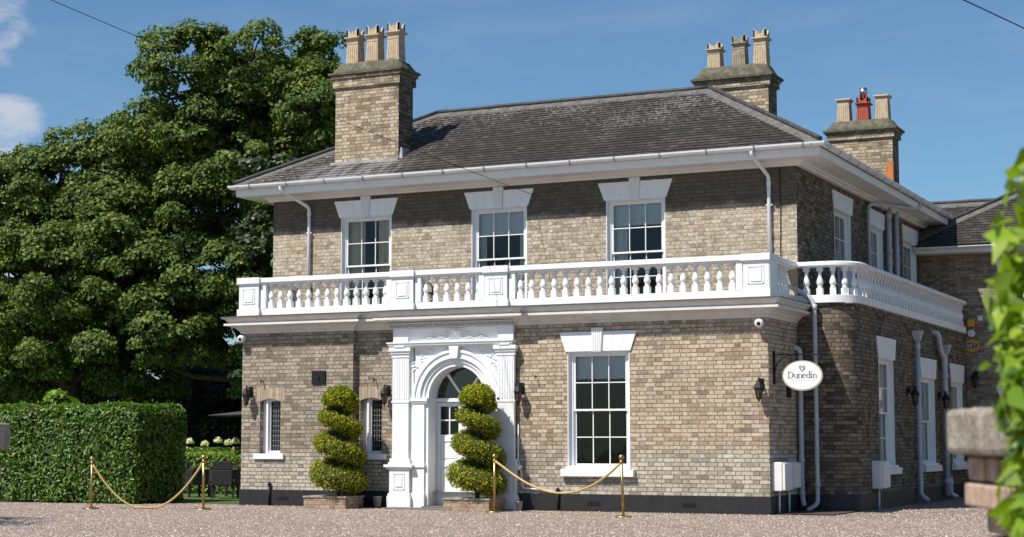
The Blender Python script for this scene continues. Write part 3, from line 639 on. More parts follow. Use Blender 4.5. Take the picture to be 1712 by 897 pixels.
# two narrow leaded lights
for fr, a, b in ((F0, -10.80, -10.30), (FC, -8.50, -8.00)):
    w = MB(fr); c, d = 1.05, 2.20
    w.box(a+.12, a+.165, -.16, -.05, c, d); w.box(b-.03, b, -.16, -.09, c, d); w.box(a+.165, b-.03, -.16, -.09, d-.08, d); w.box(a+.12, b, -.16, -.07, c, c+.06); w.box(a, a+.12, -.16, -.13, c, d)
    w.prism([(a+.165, c+.06), (a+.20, c+.06), (a+.20, d-.08), (a+.165, d-.08)], -.13, -.10)
    wn_ = w.build('window', M['white'], H)
    w = MB(fr)
    n = 5
    for k in range(1, n): x = a+.20+(b-.03-a-.20)*k/n; w.box(x-.003, x+.003, -.135, -.13, c+.06, d-.08)
    for k in range(1, 10): z = c+.06+(d-c-.14)*k/10; w.box(a+.20, b-.03, -.135, -.13, z-.003, z+.003)
    w.build('lead_lattice', M['lead'], wn_)
    w = MB(fr); w.quad((a+.18, -.14, c), (b, -.14, c), (b, -.14, d), (a+.18, -.14, d)); w.build('pane', M['glass'], wn_, recalc=False)
    w = MB(fr); w.box(a-.12, b+.10, -.02, .05, c-.11, c); w.build('sill', M['white'], wn_, bevel=.005)
    # segmental rubbed-brick head
    w = MB(fr); n = 10; cx = (a+b)/2; hw = (b-a)/2+.0
    bot = [(a-.0+(b-a)*k/n, 2.115+.055*math.sin(math.pi*k/n)) for k in range(n+1)]
    top = [(b+.10, 2.39), (a-.10, 2.39)]
    w.prism([(a-.10, 2.10)]+bot+[(b+.10, 2.10)]+top, -.03, .006); w.build('lintel', M['brick_rubbed'], wn_)
# ------------------------------------------------------------------ door surround
DS = FRONT(.0)
w = MB(DS); AX, AZ = -6.25, 2.14; wp = .10
def archring(w, r0, r1, w0, w1, n=32, z=AZ):
    pts = [(AX+r1*math.cos(math.pi*k/n), z+r1*math.sin(math.pi*k/n)) for k in range(n+1)]; q = [(AX+r0*math.cos(math.pi*k/n), z+r0*math.sin(math.pi*k/n)) for k in range(n+1)]
    for k in range(n): w.prism([q[k], pts[k], pts[k+1], q[k+1]], w0, w1)
# spandrel panel with arch hole
n = 32; pa = [(AX+.93*math.cos(math.pi*k/n), AZ+.93*math.sin(math.pi*k/n)) for k in range(n+1)]
for k in range(n): w.prism([pa[k], (pa[k][0], 3.16), (pa[k+1][0], 3.16), pa[k+1]], -.14, .06)
w.box(-7.62, -7.16, -.14, .06, .0, 3.16); w.box(-5.34, -5.05, -.14, .06, .0, 3.16)
w.box(-7.64, -5.03, -.14, .08, 3.16, 3.50)       # entablature
w.box(-7.70, -4.98, -.14, .19, 3.17, 3.21); w.box(-7.68, -5.00, -.14, .155, 3.13, 3.17); w.box(-7.72, -4.96, -.14, .21, 3.21, 3.235)
SUR = w.build('door_surround', M['white'], H)
w = MB(DS)
archring(w, .88, .935, .06, .115); archring(w, .79, .88, -.02, .09); archring(w, .765, .79, -.02, .11); archring(w, .69, .765, -.10, .065); archring(w, .61, .69, -.28, .035)
w.prism([(AX-.075, AZ+.76), (AX+.075, AZ+.76), (AX+.105, AZ+1.0), (AX-.105, AZ+1.0)], .05, .17); w.build('archivolt', M['white'], SUR)
for s_ in (0, 1):
    def bx(w, u0, u1, *r):
        if s_: u0, u1 = 2*AX-u1-.13+.04, 2*AX-u0-.13+.04
        w.box(u0, u1, *r)
    w = MB(DS)
    bx(w, -7.70, -7.18, .06, .19, .0, .24); bx(w, -7.685, -7.20, .06, .175, .24, .29); bx(w, -7.66, -7.22, .06, .16, .29, .78); bx(w, -7.76, -7.13, .06, .215, .80, .85); bx(w, -7.72, -7.16, .06, .19, .76, .80)
    bx(w, -7.68, -7.20, .06, .175, .85, .89); bx(w, -7.66, -7.22, .06, .155, .89, .97)
    bx(w, -7.62, -7.26, .06, .125, .97, 2.96)
    bx(w, -7.64, -7.24, .06, .135, 2.05, 2.09); bx(w, -7.64, -7.24, .06, .14, 2.94, 2.975); bx(w, -7.655, -7.225, .06, .16, 3.01, 3.06); bx(w, -7.68, -7.20, .06, .185, 3.06, 3.13); bx(w, -7.63, -7.25, .06, .13, 2.975, 3.01)
    for k in range(6): bx(w, -7.59+k*.054, -7.565+k*.054, .125, .133, 2.12, 2.92)
    for q in ((-7.56, -7.32, .66, .675), (-7.56, -7.32, .36, .375), (-7.56, -7.545, .36, .675), (-7.335, -7.32, .36, .675)): bx(w, q[0], q[1], .16, .170, q[2], q[3])
    bx(w, -7.51, -7.37, .16, .174, .42, .615)
    bx(w, -7.60, -7.28, .06, .13, 3.24, 3.53)      # block over pilaster
    bx(w, -7.55, -7.33, .155, .20, 3.135, 3.165)
    w.build('pilaster', M['white'], SUR)
    w = MB(DS)   # inner respond carrying the arch
    if s_ == 0: f_ = lambda a, b: (a, b)
    else: f_ = lambda a, b: (2*AX-b, 2*AX-a)
    for a, b, w0, w1, z0, z1 in ((-7.20, -6.93, -.10, .085, .30, 2.06), (-7.22, -6.91, -.10, .12, 0, .30), (-7.22, -6.91, -.10, .115, .80, .86), (-7.23, -6.85, -.28, .125, 2.08, 2.14), (-7.21, -6.87, -.26, .105, 2.04, 2.08), (-6.95, -6.86, -.28, .045, .06, 2.08)):
        q = f_(a, b); w.box(q[0], q[1], w0, w1, z0, z1)
    w.build('respond', M['white'], SUR)
w = MB(DS)
n = 50
for k in range(n): u = -7.66+(2.64)*k/(n-1)-.0; w.box(u-.013, u+.013, .08, .20, 3.535, 3.58)
w.box(-7.70, -4.98, .0, .17, 3.505, 3.53); w.box(-7.72, -4.96, .0, .215, 3.585, 3.61); w.build('dentil_course', M['cornice'], SUR)
# carved scroll on the frieze
w = MB(DS)
def spiral(cx, cz, r, sgn, turns=1.6, start=0.):
    return [(cx+sgn*r*(1-k/34)*math.cos(start+2*math.pi*turns*k/30), .092, cz+r*(1-k/34)*math.sin(start+2*math.pi*turns*k/30)) for k in range(31)]
for sg in (-1, 1):
    w.tube(spiral(AX+sg*.19, 3.36, .095, sg, 1.8, 1.2), .013, 6)
    w.tube([(AX+sg*(.03+.02*k), .092, 3.46-.012*k*k*.2) for k in range(6)], .012, 6)
    w.tube([(AX+sg*(.26+.035*k), .09, 3.31+.028*math.sin(k*.9)) for k in range(14)], .012, 6)
    w.tube(spiral(AX+sg*.48, 3.33, .045, sg, 1.3, .4), .010, 6); w.tube([(AX+sg*(.35-.03*k), .09, 3.36+.02*k-.002*k*k) for k in range(8)], .010, 6)
w.tube([(AX, .095, 3.38), (AX+.01, .098, 3.44), (AX, .095, 3.50)], [.022, .03, .008], 6); w.build('scroll_carving', M['white'], SUR)
w = MB(DS)
for sg in (-1, 1):    # leafy spandrels
    for k in range(26):
        a = R_(30+random.random()*45); r_ = .99+random.random()*.10*(1+k % 3); x = AX+sg*r_*math.cos(a)*1.02; z = AZ+r_*math.sin(a)
        if z > 3.08 or abs(x-AX) > .94: continue
        w.tube([(x, .062, z), (x+sg*.03, .07, z+.02), (x+sg*.05, .062, z+.05*random.uniform(-1, 1))], [.010, .014, .004], 5)
w.build('spandrel_carving', M['white'], SUR)
# door leaves, transom, fanlight
DP = -.30
w = MB(DS); w.box(-6.93, -5.57, DP-.05, DP+.06, 2.07, 2.14); w.box(-6.93, -6.87, DP-.05, DP+.03, .05, 2.07); w.box(-5.63, -5.57, DP-.05, DP+.03, .05, 2.07)
for sg in (-1, 1): w.prism([(AX-sg*.02, 2.14), (AX+sg*.03, 2.14), (AX+sg*.42, 2.14+.50), (AX+sg*.375, 2.14+.53)], DP-.03, DP+.02)
for k in range(24):
    a0, a1 = math.pi*k/24, math.pi*(k+1)/24
    w.prism([(AX+.60*math.cos(a0), AZ+.60*math.sin(a0)), (AX+.68*math.cos(a0), AZ+.68*math.sin(a0)), (AX+.68*math.cos(a1), AZ+.68*math.sin(a1)), (AX+.60*math.cos(a1), AZ+.60*math.sin(a1))], DP-.03, DP+.02)
fan = w.build('fanlight', M['white'], H)
w = MB(DS); w.prism([(AX+.61*math.cos(math.pi*k/24), AZ+.61*math.sin(math.pi*k/24)) for k in range(25)], DP-.008, DP-.004); w.build('pane', M['glass'], fan)
for a, b in ((-6.865, -6.285), (-6.275, -5.635)):
    w = MB(DS); w.box(a, a+.09, DP-.035, DP, .06, 2.06); w.box(b-.09, b, DP-.035, DP, .06, 2.06)
    w.box(a+.09, b-.09, DP-.035, DP, .06, .26); w.box(a+.09, b-.09, DP-.035, DP, 1.30, 1.43); w.box(a+.09, b-.09, DP-.035, DP, .80, .93); w.box(a+.09, b-.09, DP-.035, DP, 1.98, 2.06)
    w.box(a+.09, b-.09, DP-.028, DP-.018, .26, .80); w.box(a+.09, b-.09, DP-.028, DP-.018, .93, 1.30); w.box(a+.13, b-.13, DP-.018, DP-.006, .30, .76); w.box(a+.13, b-.13, DP-.018, DP-.006, .97, 1.26)
    c = (a+b)/2; w.box(c-.012, c+.012, DP-.03, DP-.004, 1.43, 1.98); w.box(a+.09, b-.09, DP-.031, DP-.006, 1.70, 1.725)
    dr = w.build('door', M['white'], H)
    w = MB(DS); w.quad((a+.09, DP-.02, 1.43), (b-.09, DP-.02, 1.43), (b-.09, DP-.02, 1.98), (a+.09, DP-.02, 1.98)); w.build('pane', M['glass'], dr, recalc=False)
    if a < -6.5: w = MB(FRONT(-0)); w.lathe(b-.045, DP+.03, [(.012, 1.10), (.026, 1.115), (.030, 1.135), (.022, 1.155), (.006, 1.16)], 10); w.box(b-.055, b-.035, DP, DP+.03, 1.12, 1.145); w.build('handle', M['brass'], dr)
w = MB(); w.box(-6.97, -5.53, -.12, .34, .0, .055); w.box(-7.55, -4.95, -.60, -.22, .0, .03); w.build('doorstep', M['slab'], H, bevel=.008)

# ------------------------------------------------------------------ eaves, gutter, roof
ep = [(-11.851, 14.109), (-11.851, 1.941), (0.05, 1.941), (0.05, 14.365)]
w = MB(); w.sweep(ep, [(-0.103, 6.532), (0.062, 6.532), (0.067, 6.573), (0.103, 6.589), (0.133, 6.625), (0.513, 6.64), (0.518, 6.619), (0.569, 6.619), (0.575, 6.779), (-0.103, 6.799)]); w.build('soffit', M['soffit'], H)
w = MB(); gp = [(0.641+.074*math.cos(a), 6.855+.074*math.sin(a)*1.15) for a in np.linspace(math.pi, 2*math.pi, 9)]; gp2 = [(0.641+.066*math.cos(a), 6.855+.066*math.sin(a)*1.15) for a in np.linspace(2*math.pi, math.pi, 9)]
w.sweep(ep, gp+gp2, sm=False); GUT = w.build('gutter', M['whiteplastic'], H)
w = MB()
x = -12.0
gb = [(0.641+.081*math.cos(a), 6.855+.081*math.sin(a)*1.15) for a in np.linspace(math.pi, 2*math.pi, 7)]
def gclip(x, y, nx, ny):
    w = MB()
    for o0, z0 in [(a, b) for a, b in gb[:-1]]: pass
    for (oa, za), (ob, zb) in zip(gb, gb[1:]):
        tx, ty = -ny*.02, nx*.02
        w.quad((x+nx*oa-tx, y+ny*oa-ty, za), (x+nx*oa+tx, y+ny*oa+ty, za), (x+nx*ob+tx, y+ny*ob+ty, zb), (x+nx*ob-tx, y+ny*ob-ty, zb))
    w.build('gutter_clip', M['lead'], GUT, recalc=False)
while x < .6: gclip(x, 1.941, 0, -1); x += .95
y = 1.7
while y < 14.2: gclip(0.05, y, 1, 0); y += .72
def slope(P0, P1, Q0, Q1, name='roof', lip=.016, rowh=.155, mat='slate', parent=H):
    P0, P1, Q0, Q1 = map(Vector, (P0, P1, Q0, Q1)); w = MB(); U = (P1-P0).normalized(); n_ = U.cross(((Q0+Q1)-(P0+P1)).normalized()).normalized()
    if n_.z < 0: n_ = -n_
    up = n_.cross(U); up = up if up.z > 0 else -up
    H_ = (Q0-P0).dot(up); rows = max(1, round(H_/rowh))
    for k in range(rows):
        t0, t1 = k/rows, (k+1)/rows; a, b = P0.lerp(Q0, t0), P1.lerp(Q1, t0); c, d = P1.lerp(Q1, t1), P0.lerp(Q0, t1)
        A, B = a+n_*lip, b+n_*lip
        uv = [((q-P0).dot(U), vv) for q, vv in ((A, (k+.02)*.155), (B, (k+.02)*.155), (c, (k+.98)*.155), (d, (k+.98)*.155))]
        w.quad(tuple(A), tuple(B), tuple(c), tuple(d), uv); w.quad(tuple(a), tuple(b), tuple(B), tuple(A), [(0, k*.155+.01)]*4)
    return w.build(name, M[mat], parent, recalc=False)
EZ = 6.855; RZ = 8.733; RY = 4.619
e0x, e1x, ey = -12.477, 0.676, 1.315
RL, RR = (-9.163, RY, RZ), (-2.628, RY, RZ)
ROOF = slope((e0x, ey, EZ), (e1x, ey, EZ), RL, RR)
w = slope((e1x, ey, EZ), (e1x, 14.417, EZ), RR, (-2.628, 11.134, RZ))
w = MB(); w.face([w.P(*p) for p in ((e0x, ey, EZ), RL, (e0x, 7.922, EZ))]); w.face([w.P(*p) for p in (RL, RR, (-5.931, 7.922, EZ), (e0x, 7.922, EZ))])
w.face([w.P(*p) for p in (RR, (-2.628, 11.134, RZ), (-5.931, 14.417, EZ), (-5.931, 7.922, EZ))]); w.face([w.P(*p) for p in ((-2.628, 11.134, RZ), (e1x, 14.417, EZ), (-5.931, 14.417, EZ))])
w.build('roof', M['slate'], H, recalc=False)
def ridgeline(a, b, n1, n2, name='ridge_tile', wd=.24, parent=None, roll=.05):
    """lead-grey cover tiles lying on both slopes plus a dark roll on top, laid in short lengths"""
    a, b = Vector(a), Vector(b); U = (b-a).normalized(); w = MB(); Ln = (b-a).length; k = 0.
    while k < Ln-.05:
        l = min(.45, Ln-k); p0, p1 = a+U*(k+.004), a+U*(k+l-.004)
        for nv in (Vector(n1), Vector(n2)):
            d = (nv-U*nv.dot(U)); 
            # direction lying in the slope, away from the ridge
            s_ = d
            up = Vector((0, 0, 1)); q = [p0+up*.05, p1+up*.05+up*random.uniform(0, .008), p1+s_*wd+up*.028, p0+s_*wd+up*.028]; r2 = [x-up*.03 for x in q]
            i = [w.P(*x) for x in q+r2]
            for f in ((0, 1, 2, 3), (7, 6, 5, 4), (0, 4, 5, 1), (1, 5, 6, 2), (2, 6, 7, 3), (3, 7, 4, 0)): w.face([i[j] for j in f])
        k += l
    o = w.build(name, M['ridge'], parent)
    w = MB(); m_ = 14; w.tube([tuple(a.lerp(b, j/m_)+Vector((0, 0, .065+random.uniform(-.006, .006)))) for j in range(m_+1)], roll, 8); w.build('ridge_roll', M['ridgedark'], parent)
sl = .567; fn = Vector((0, -1, -sl)).normalized(); en = Vector((1, 0, -sl)).normalized(); bn = Vector((0, 1, -sl)).normalized(); wn2 = Vector((-1, 0, -sl)).normalized()
ridgeline(RL, RR, fn, bn, parent=ROOF); ridgeline((e1x-.02, ey+.02, EZ), RR, fn, en, parent=ROOF, wd=.30); ridgeline((e0x+.02, ey+.02, EZ), RL, fn, wn2, parent=ROOF, wd=.30); ridgeline(RR, (-2.628, 11.134, RZ), en, wn2, parent=ROOF)
# rear wing roof, gutter, and the range behind
w = MB(); w.box(XU, 8, YW-.50, YW+.1, 5.84, 5.93); w.box(XU, 8, YW-.53, YW-.50, 5.83, 5.96); w.build('soffit', M['soffit'], H)
w = MB(); gp = [(YW-.57-.06*math.cos(a), 5.98+.06*math.sin(a)) for a in np.linspace(math.pi, 2*math.pi, 9)]
for (a, b), (c, d) in zip(gp, gp[1:]): w.quad((XU, a, b), (8, a, b), (8, c, d), (XU, c, d))
w.build('gutter', M['whiteplastic'], H, recalc=False)
WR = slope((-.5, YW-.55, 6.02), (8, YW-.55, 6.02), (2.5, YW+2.45, 7.78), (8, YW+2.45, 7.78))
w = MB(); w.face([w.P(*p) for p in ((-.5, YW-.55, 6.02), (2.5, YW+2.45, 7.78), (-.5, YW+5.4, 6.02))]); w.build('roof', M['slate'], H, recalc=False)
ridgeline((-.5, YW-.55, 6.02), (2.5, YW+2.45, 7.78), fn, wn2, parent=WR, wd=.34); ridgeline((2.5, YW+2.45, 7.78), (8, YW+2.45, 7.78), fn, bn, parent=WR)
w = slope((-3, 15.4, 6.75), (3, 15.4, 6.75), (-3, 17, 7.66), (3, 17, 7.66)); ridgeline((-3, 17, 7.66), (3, 17, 7.66), fn, bn, parent=WR)
w = MB(); w.box(-3, 3, 15.6, 18, 0, 6.8); w.build('wall', M['brick_w'], H)
# flat lead roof of side block and balcony deck
w = MB(); w.box(.04, XS-.02, YS+.05, YW-.02, 3.87, 3.89); w.build('balcony_deck', M['lead'], H)
# ------------------------------------------------------------------ chimneys
def stack(x0, x1, y0, y1, zb, zsh, zcap, ztop, name='chimney'):
    w = MB()
    def ring(x0, x1, y0, y1, z0, z1):
        u = 0
        for (ax, ay), (bx_, by) in (((x0, y0), (x1, y0)), ((x1, y0), (x1, y1)), ((x1, y1), (x0, y1)), ((x0, y1), (x0, y0))):
            l = math.hypot(bx_-ax, by-ay); w.quad((ax, ay, z0), (bx_, by, z0), (bx_, by, z1), (ax, ay, z1), [(u, z0), (u+l, z0), (u+l, z1), (u, z1)]); u += l
        w.quad((x0, y0, z1), (x1, y0, z1), (x1, y1, z1), (x0, y1, z1)); w.quad((x0, y0, z0), (x0, y1, z0), (x1, y1, z0), (x1, y0, z0))
    ring(x0, x1, y0, y1, zb, zsh); h = zcap-zsh
    ring(x0-.05, x1+.05, y0-.05, y1+.05, zsh, zsh+h*.72)
    w.f.pop(1); w.uv.pop(1); w.sm.pop(1); w.f.pop(6); w.uv.pop(6); w.sm.pop(6)
    c = w.build(name, M['brick_c'], H, recalc=False)
    w = MB(); w.fr = SIDE(x1); w.quad((y0, 0, zb), (y1, 0, zb), (y1, 0, zsh), (y0, 0, zsh)); w.quad((y0-.05, .05, zsh), (y1+.05, .05, zsh), (y1+.05, .05, zsh+h*.72), (y0-.05, .05, zsh+h*.72)); w.build('shaded_flank', M['brick_s'], c, recalc=False)  # dark overlay paints the shade on the stack's right side
    w = MB(); ring(x0-.085, x1+.085, y0-.085, y1+.085, zsh+h*.72, zcap); w.build('oversailing_course', M['brick_ct'], c, recalc=False)
    w = MB(); w.box(x0-.125, x1+.125, y0-.125, y1+.125, zcap, zcap+.05)
    cx, cy = (x0+x1)/2, (y0+y1)/2
    # lumpy flaunching
    nx, ny = 22, 9; g_ = {}
    for i in range(nx+1):
        for j in range(ny+1):
            a, b = i/nx*2-1, j/ny*2-1; e = max(abs(a)**6, abs(b)**4); r_ = min(1, max(0, (1-max(abs(a)**3, abs(b)**3))*2.2))
            g_[i, j] = w.P(cx+a*((x1-x0)/2+.07), cy+b*((y1-y0)/2+.07), zcap+.045+(ztop-zcap-.045)*r_+random.uniform(-.012, .012))
    for i in range(nx):
        for j in range(ny): w.face([g_[i, j], g_[i+1, j], g_[i+1, j+1], g_[i, j+1]], None, True)
    w.build('flaunching', M['mortar'], c, recalc=False)
    return c
def pot(c, x, y, z, h, hw, mat='pot', crown=True, flue=False):
    """tapered square clay pot: plinth, fluted shaft, collar and notched crown"""
    w = MB(); k = h; hb, ht = hw*1.04, hw*.86
    w.frustum(x, y, z-.03, z+.07*k, hb, hb*.97)
    zs, ze = z+.07*k, z+.58*k if crown else z+.82*k
    w.frustum(x, y, zs, ze, hb*.93, ht)
    for q in range(5):
        o = (-.72+.36*q)
        for sgn in (-1, 1):
            i = []
            for zz, hh in ((zs+.03, hb*.93), (ze-.05*k, ht)):
                for du in (-.055, .055): i.append(w.P(x+(o+du)*hh, y+sgn*(hh+.0), zz)); i.append(w.P(x+(o+du)*hh, y+sgn*(hh+.009), zz))
            for f in ((0, 1, 3, 2), (4, 6, 7, 5), (1, 5, 7, 3), (0, 4, 5, 1), (2, 3, 7, 6)): w.face([i[t2] for t2 in f])
            i = []
            for zz, hh in ((zs+.03, hb*.93), (ze-.05*k, ht)):
                for du in (-.055, .055): i.append(w.P(x+sgn*hh, y+(o+du)*hh, zz)); i.append(w.P(x+sgn*(hh+.009), y+(o+du)*hh, zz))
            for f in ((0, 1, 3, 2), (4, 6, 7, 5), (1, 5, 7, 3), (0, 4, 5, 1), (2, 3, 7, 6)): w.face([i[t2] for t2 in f])
    if crown:
        w.box(x-ht*1.06, x+ht*1.06, y-ht*1.06, y+ht*1.06, ze, ze+.02*k)
        w.frustum(x, y, ze+.02*k, z+.70*k, ht*.98, ht*1.02); w.frustum(x, y, z+.70*k, z+.735*k, ht*1.02, ht*1.38); w.frustum(x, y, z+.735*k, z+.765*k, ht*1.38, ht*1.36)
        a = ht*1.04; z0, z1 = z+.765*k, z+k
        prof = [(-a, z0), (a, z0), (a, z1-.03*k), (a*.86, z1), (a*.62, z1-.03*k), (a*.22, z1-.14*k), (0, z1-.16*k), (-a*.22, z1-.14*k), (-a*.62, z1-.03*k), (-a*.86, z1), (-a, z1-.03*k)]
        for sgn in (-1, 1):
            w.fr = WORLD; p1 = [w.P(x+u, y+sgn*a, zz) for u, zz in prof]; p2 = [w.P(x+u, y+sgn*(a-.03), zz) for u, zz in prof]; w.face(p1); w.face(p2[::-1])
            for q in range(len(prof)): w.face([p1[q], p1[(q+1) % len(prof)], p2[(q+1) % len(prof)], p2[q]])
            p1 = [w.P(x+sgn*a, y+u, zz) for u, zz in prof]; p2 = [w.P(x+sgn*(a-.03), y+u, zz) for u, zz in prof]; w.face(p1); w.face(p2[::-1])
            for q in range(len(prof)): w.face([p1[q], p1[(q+1) % len(prof)], p2[(q+1) % len(prof)], p2[q]])
    else:
        w.frustum(x, y, ze, z+.90*k, ht, ht*1.05); w.frustum(x, y, z+.90*k, z+.95*k, ht*1.05, ht*1.32); w.frustum(x, y, z+.95*k, z+k, ht*1.32, ht*1.28)
    o = w.build('chimney_pot', M[mat], c)
    if flue:
        w = MB(); w.lathe(x, y, [(.085, z+k-.25), (.085, z+k+.10), (.10, z+k+.105), (.10, z+k+.16), (.085, z+k+.165), (.085, z+k+.22)], 14); w.build('flue_liner', M['steel'], c)
c1 = stack(-10.394, -8.814, 2.167, 2.803, 7.045, 8.995, 9.272, 9.538)
for x, tp in ((-10.086, 10.359), (-9.584, 10.38), (-9.06, 10.4)): pot(c1, x, 2.475, 9.497, tp-9.497, .159)
w = MB(); w.box(-10.456, -8.773, 2.064, 2.167, 7.281, 7.343); w.frustum(-8.753, 2.516, 7.25, 7.579, .05, .02, .36, .33); w.build('lead_flashing', M['lead'], c1)
c2 = stack(-3.20, -1.60, 5.5, 6.12, 7.2, 8.93, 9.12, 9.42)
for x, tp, mt in ((-2.88, 10.02, 'pot'), (-2.31, 10.13, 'potdark'), (-1.83, 10.22, 'pot')): pot(c2, x, 5.8, 9.38, tp-9.38, .155, mt)
c3 = stack(-1.22, .24, 9.0, 9.60, 6.9, 8.22, 8.40, 8.66)
pot(c3, -.93, 9.3, 8.62, .60, .155, crown=False); pot(c3, -.48, 9.3, 8.62, .62, .15, 'potred', True, True); pot(c3, -.03, 9.3, 8.62, .62, .155, crown=False)
w = MB(); w.box(.10, .26, 8.93, 9.0, 7.0, 7.62); w.build('terracotta_tile', M['orange'], c3)
# ------------------------------------------------------------------ pipes
def pipe(pts, r, mat='whiteplastic', joints=(), hopper=None, brk=()):
    w = MB(); w.tube(pts, r, 12)
    for j in joints: a, b_, z = j; w.lathe(a, b_, [(r*1.0, z-.05), (r*1.22, z-.045), (r*1.22, z+.045), (r*1.0, z+.05)], 12)
    if hopper: a, b_, z = hopper; w.frustum(a, b_, z-.16, z, r*1.1, .10); w.box(a-.11, a+.11, b_-.11, b_+.11, z, z+.05)
    for a, b_, z in brk: w.box(a-r-.03, a+r+.03, b_-.012, b_+.012, z-.012, z+.012)
    return w.build('downpipe', M[mat], H)
def bend(pts, n=5, rad=.08):
    out = [Vector(pts[0])]
    for a, b, c in zip(pts, pts[1:], pts[2:]):
        a, b, c = Vector(a), Vector(b), Vector(c); r_ = min(rad, (a-b).length*.45, (c-b).length*.45); p, q = b+(a-b).normalized()*r_, b+(c-b).normalized()*r_
        for k in range(n+1): t_ = k/n; out.append(p*(1-t_)**2+b*2*t_*(1-t_)+q*t_*t_)
    out.append(Vector(pts[-1])); return [tuple(x) for x in out]
for x0, x1 in ((-11.235, -10.835), (-0.668, -0.504)):
    pipe(bend([(x0, 1.30, 6.80), (x0, 1.30, 6.70), (x1, 1.84, 6.35), (x1, 1.84, 3.9)]), .037, joints=[(x1, 1.84, 6.22)], brk=[(x1, 1.84, 5.8)])
pipe(bend([(-.25, 1.62, 3.02), (.09, 1.72, 3.06), (.09, 1.72, .28), (.14, 1.66, .10)], rad=.12), .048, 'greyplastic', [(.09, 1.72, .95), (.09, 1.72, .33)])
pipe(bend([(-.10, 1.62, 4.20), (.06, 1.70, 4.14), (.34, 1.73, 3.95), (.38, 1.73, 3.78), (.38, 1.73, .14), (.22, 1.55, .03)], rad=.10), .042, 'greyplastic', [(.38, 1.73, 3.80), (.38, 1.73, .5)], brk=[(.38, 1.75, 1.7), (.38, 1.75, .5), (.38, 1.75, 2.9)])
pipe(bend([(1.17, 6.85, 3.5), (1.17, 6.85, .18), (1.30, 6.95, .06)]), .05, 'greyplastic', [(1.17, 6.85, 3.3), (1.17, 6.85, 1.6)], (1.17, 6.85, 3.58), brk=[(1.17, 6.85, .8), (1.17, 6.85, 2.5)])
pipe(bend([(1.00, 8.85, 3.72), (1.19, 8.88, 3.70), (1.19, 9.05, 3.35), (1.19, 9.45, 3.15), (1.19, 9.50, 2.8), (1.19, 9.50, .1)], rad=.14), .062, 'greyplastic', [(1.19, 9.50, 2.75), (1.19, 9.50, .4), (1.19, 9.50, 1.6)])
pipe(bend([(1.19, 9.62, 3.3), (1.19, 9.62, 2.9)]), .045, 'greyplastic', hopper=(1.19, 9.66, 3.42))
pipe(bend([(1.20, 9.80, .5), (1.20, 9.80, .12), (1.32, 9.9, .06)]), .05, 'greyplastic')
pipe(bend([(.645, 9.85, 6.80), (.645, 9.85, 6.64), (.104, 7.18, 6.45), (.104, 7.18, 3.9)], rad=.16), .04, 'greyplastic', brk=[(.104, 7.18, 5.7)])
pipe([(.114, 9.0, 6.65), (.114, 9.0, 3.9)], .063, 'greyplastic', [(.114, 9.0, 5.6), (.114, 9.0, 5.3), (.114, 9.0, 6.4)]); pipe([(.114, 9.75, 6.65), (.114, 9.75, 3.9)], .055, 'greyplastic')
pipe(bend([(-4.93, -.03, 1.62), (-4.93, -.03, .93), (-4.86, -.03, .72), (-4.83, -.03, .42), (-4.15, -.03, .37)], rad=.06), .016, 'whiteplastic')
for x, y, z in ((-4.10, -.05, .36), (-10.52, -.04, .40), (-8.33, .06, .62)):
    w = MB(); w.tube([(x, y, 0), (x, y, z)], .024, 8); w.lathe(x, y, [(.024, z), (.04, z+.01), (.035, z+.06), (.01, z+.08)], 8); w.build('vent_pipe', M['iron'], H)
# thin black cable stapled to upper wall, by the corner
w = MB(); w.tube([(-.30, 1.885, 6.5), (-.29, 1.885, 5.7), (-.305, 1.885, 4.9), (-.30, 1.885, 4.0)], .008, 5); w.build('cable', M['iron'], H); w = MB(); w.tube([(-4.36, 1.888, 5.75), (-4.30, 1.888, 5.5), (-4.15, 1.888, 5.15), (-4.0, 1.888, 4.7)], .0025, 5); w.build('cable', M['iron'], H)

# ================================================================== FIXTURES
def lantern(fr, u, z, label):
    O = fr.p(u, 0, z); t_ = thing('wall_lantern', label, 'wall lamp', tuple(O), 'black wall lanterns on the house')
    w = MB(fr); w.box(u-.045, u+.045, .0, .018, z+.16, z+.36); w.lathe(u, .03, [(.03, z+.22), (.05, z+.24), (.05, z+.30), (.02, z+.33)], 8); w.build('backplate', M['iron'], t_)
    w = MB(fr); w.tube([(u, .02, z+.26), (u, .07, z+.34), (u, .13, z+.36), (u, .17, z+.33)], .011, 6); w.build('bracket_arm', M['iron'], t_)
    w = MB(fr); w.lathe(u, .17, [(.045, z+.0), (.075, z+.18)], 6, False); w.build('lamp_glass', M['lampglass'], t_)
    w = MB(fr); w.lathe(u, .17, [(.012, z-.06), (.02, z-.045), (.012, z-.03), (.05, z-.01), (.05, z+.005)], 6, False); w.lathe(u, .17, [(.10, z+.175), (.104, z+.19), (.07, z+.25), (.035, z+.30), (.04, z+.31), (.012, z+.345), (.016, z+.36), (.004, z+.375)], 6, False)
    for k in range(6): a = math.pi/3*k; w.tube([(u+.046*math.cos(a), .17+.046*math.sin(a), z), (u+.077*math.cos(a), .17+.077*math.sin(a), z+.18)], .006, 4)
    w.build('lamp_cage', M['iron'], t_)
lantern(F0, -11.03, 2.06, 'black iron lantern nearest the left corner of the house, left of the first narrow window')
lantern(FC, -7.86, 2.05, 'black iron lantern just left of the white door surround')
lantern(F0, -4.86, 2.05, 'black iron lantern just right of the white door surround')
lantern(F0, -.13, 2.06, 'black iron lantern near the sunlit brick corner, left of the oval sign')
lantern(SS, 6.15, 2.08, 'black lantern on the shaded side wall beside the hopper-headed pipe')
lantern(SS, 9.25, 2.05, 'black lantern half hidden by the thick bent soil pipe')
lantern(FW, 1.30, 2.62, 'small black lantern below the alarm box on the far wing')
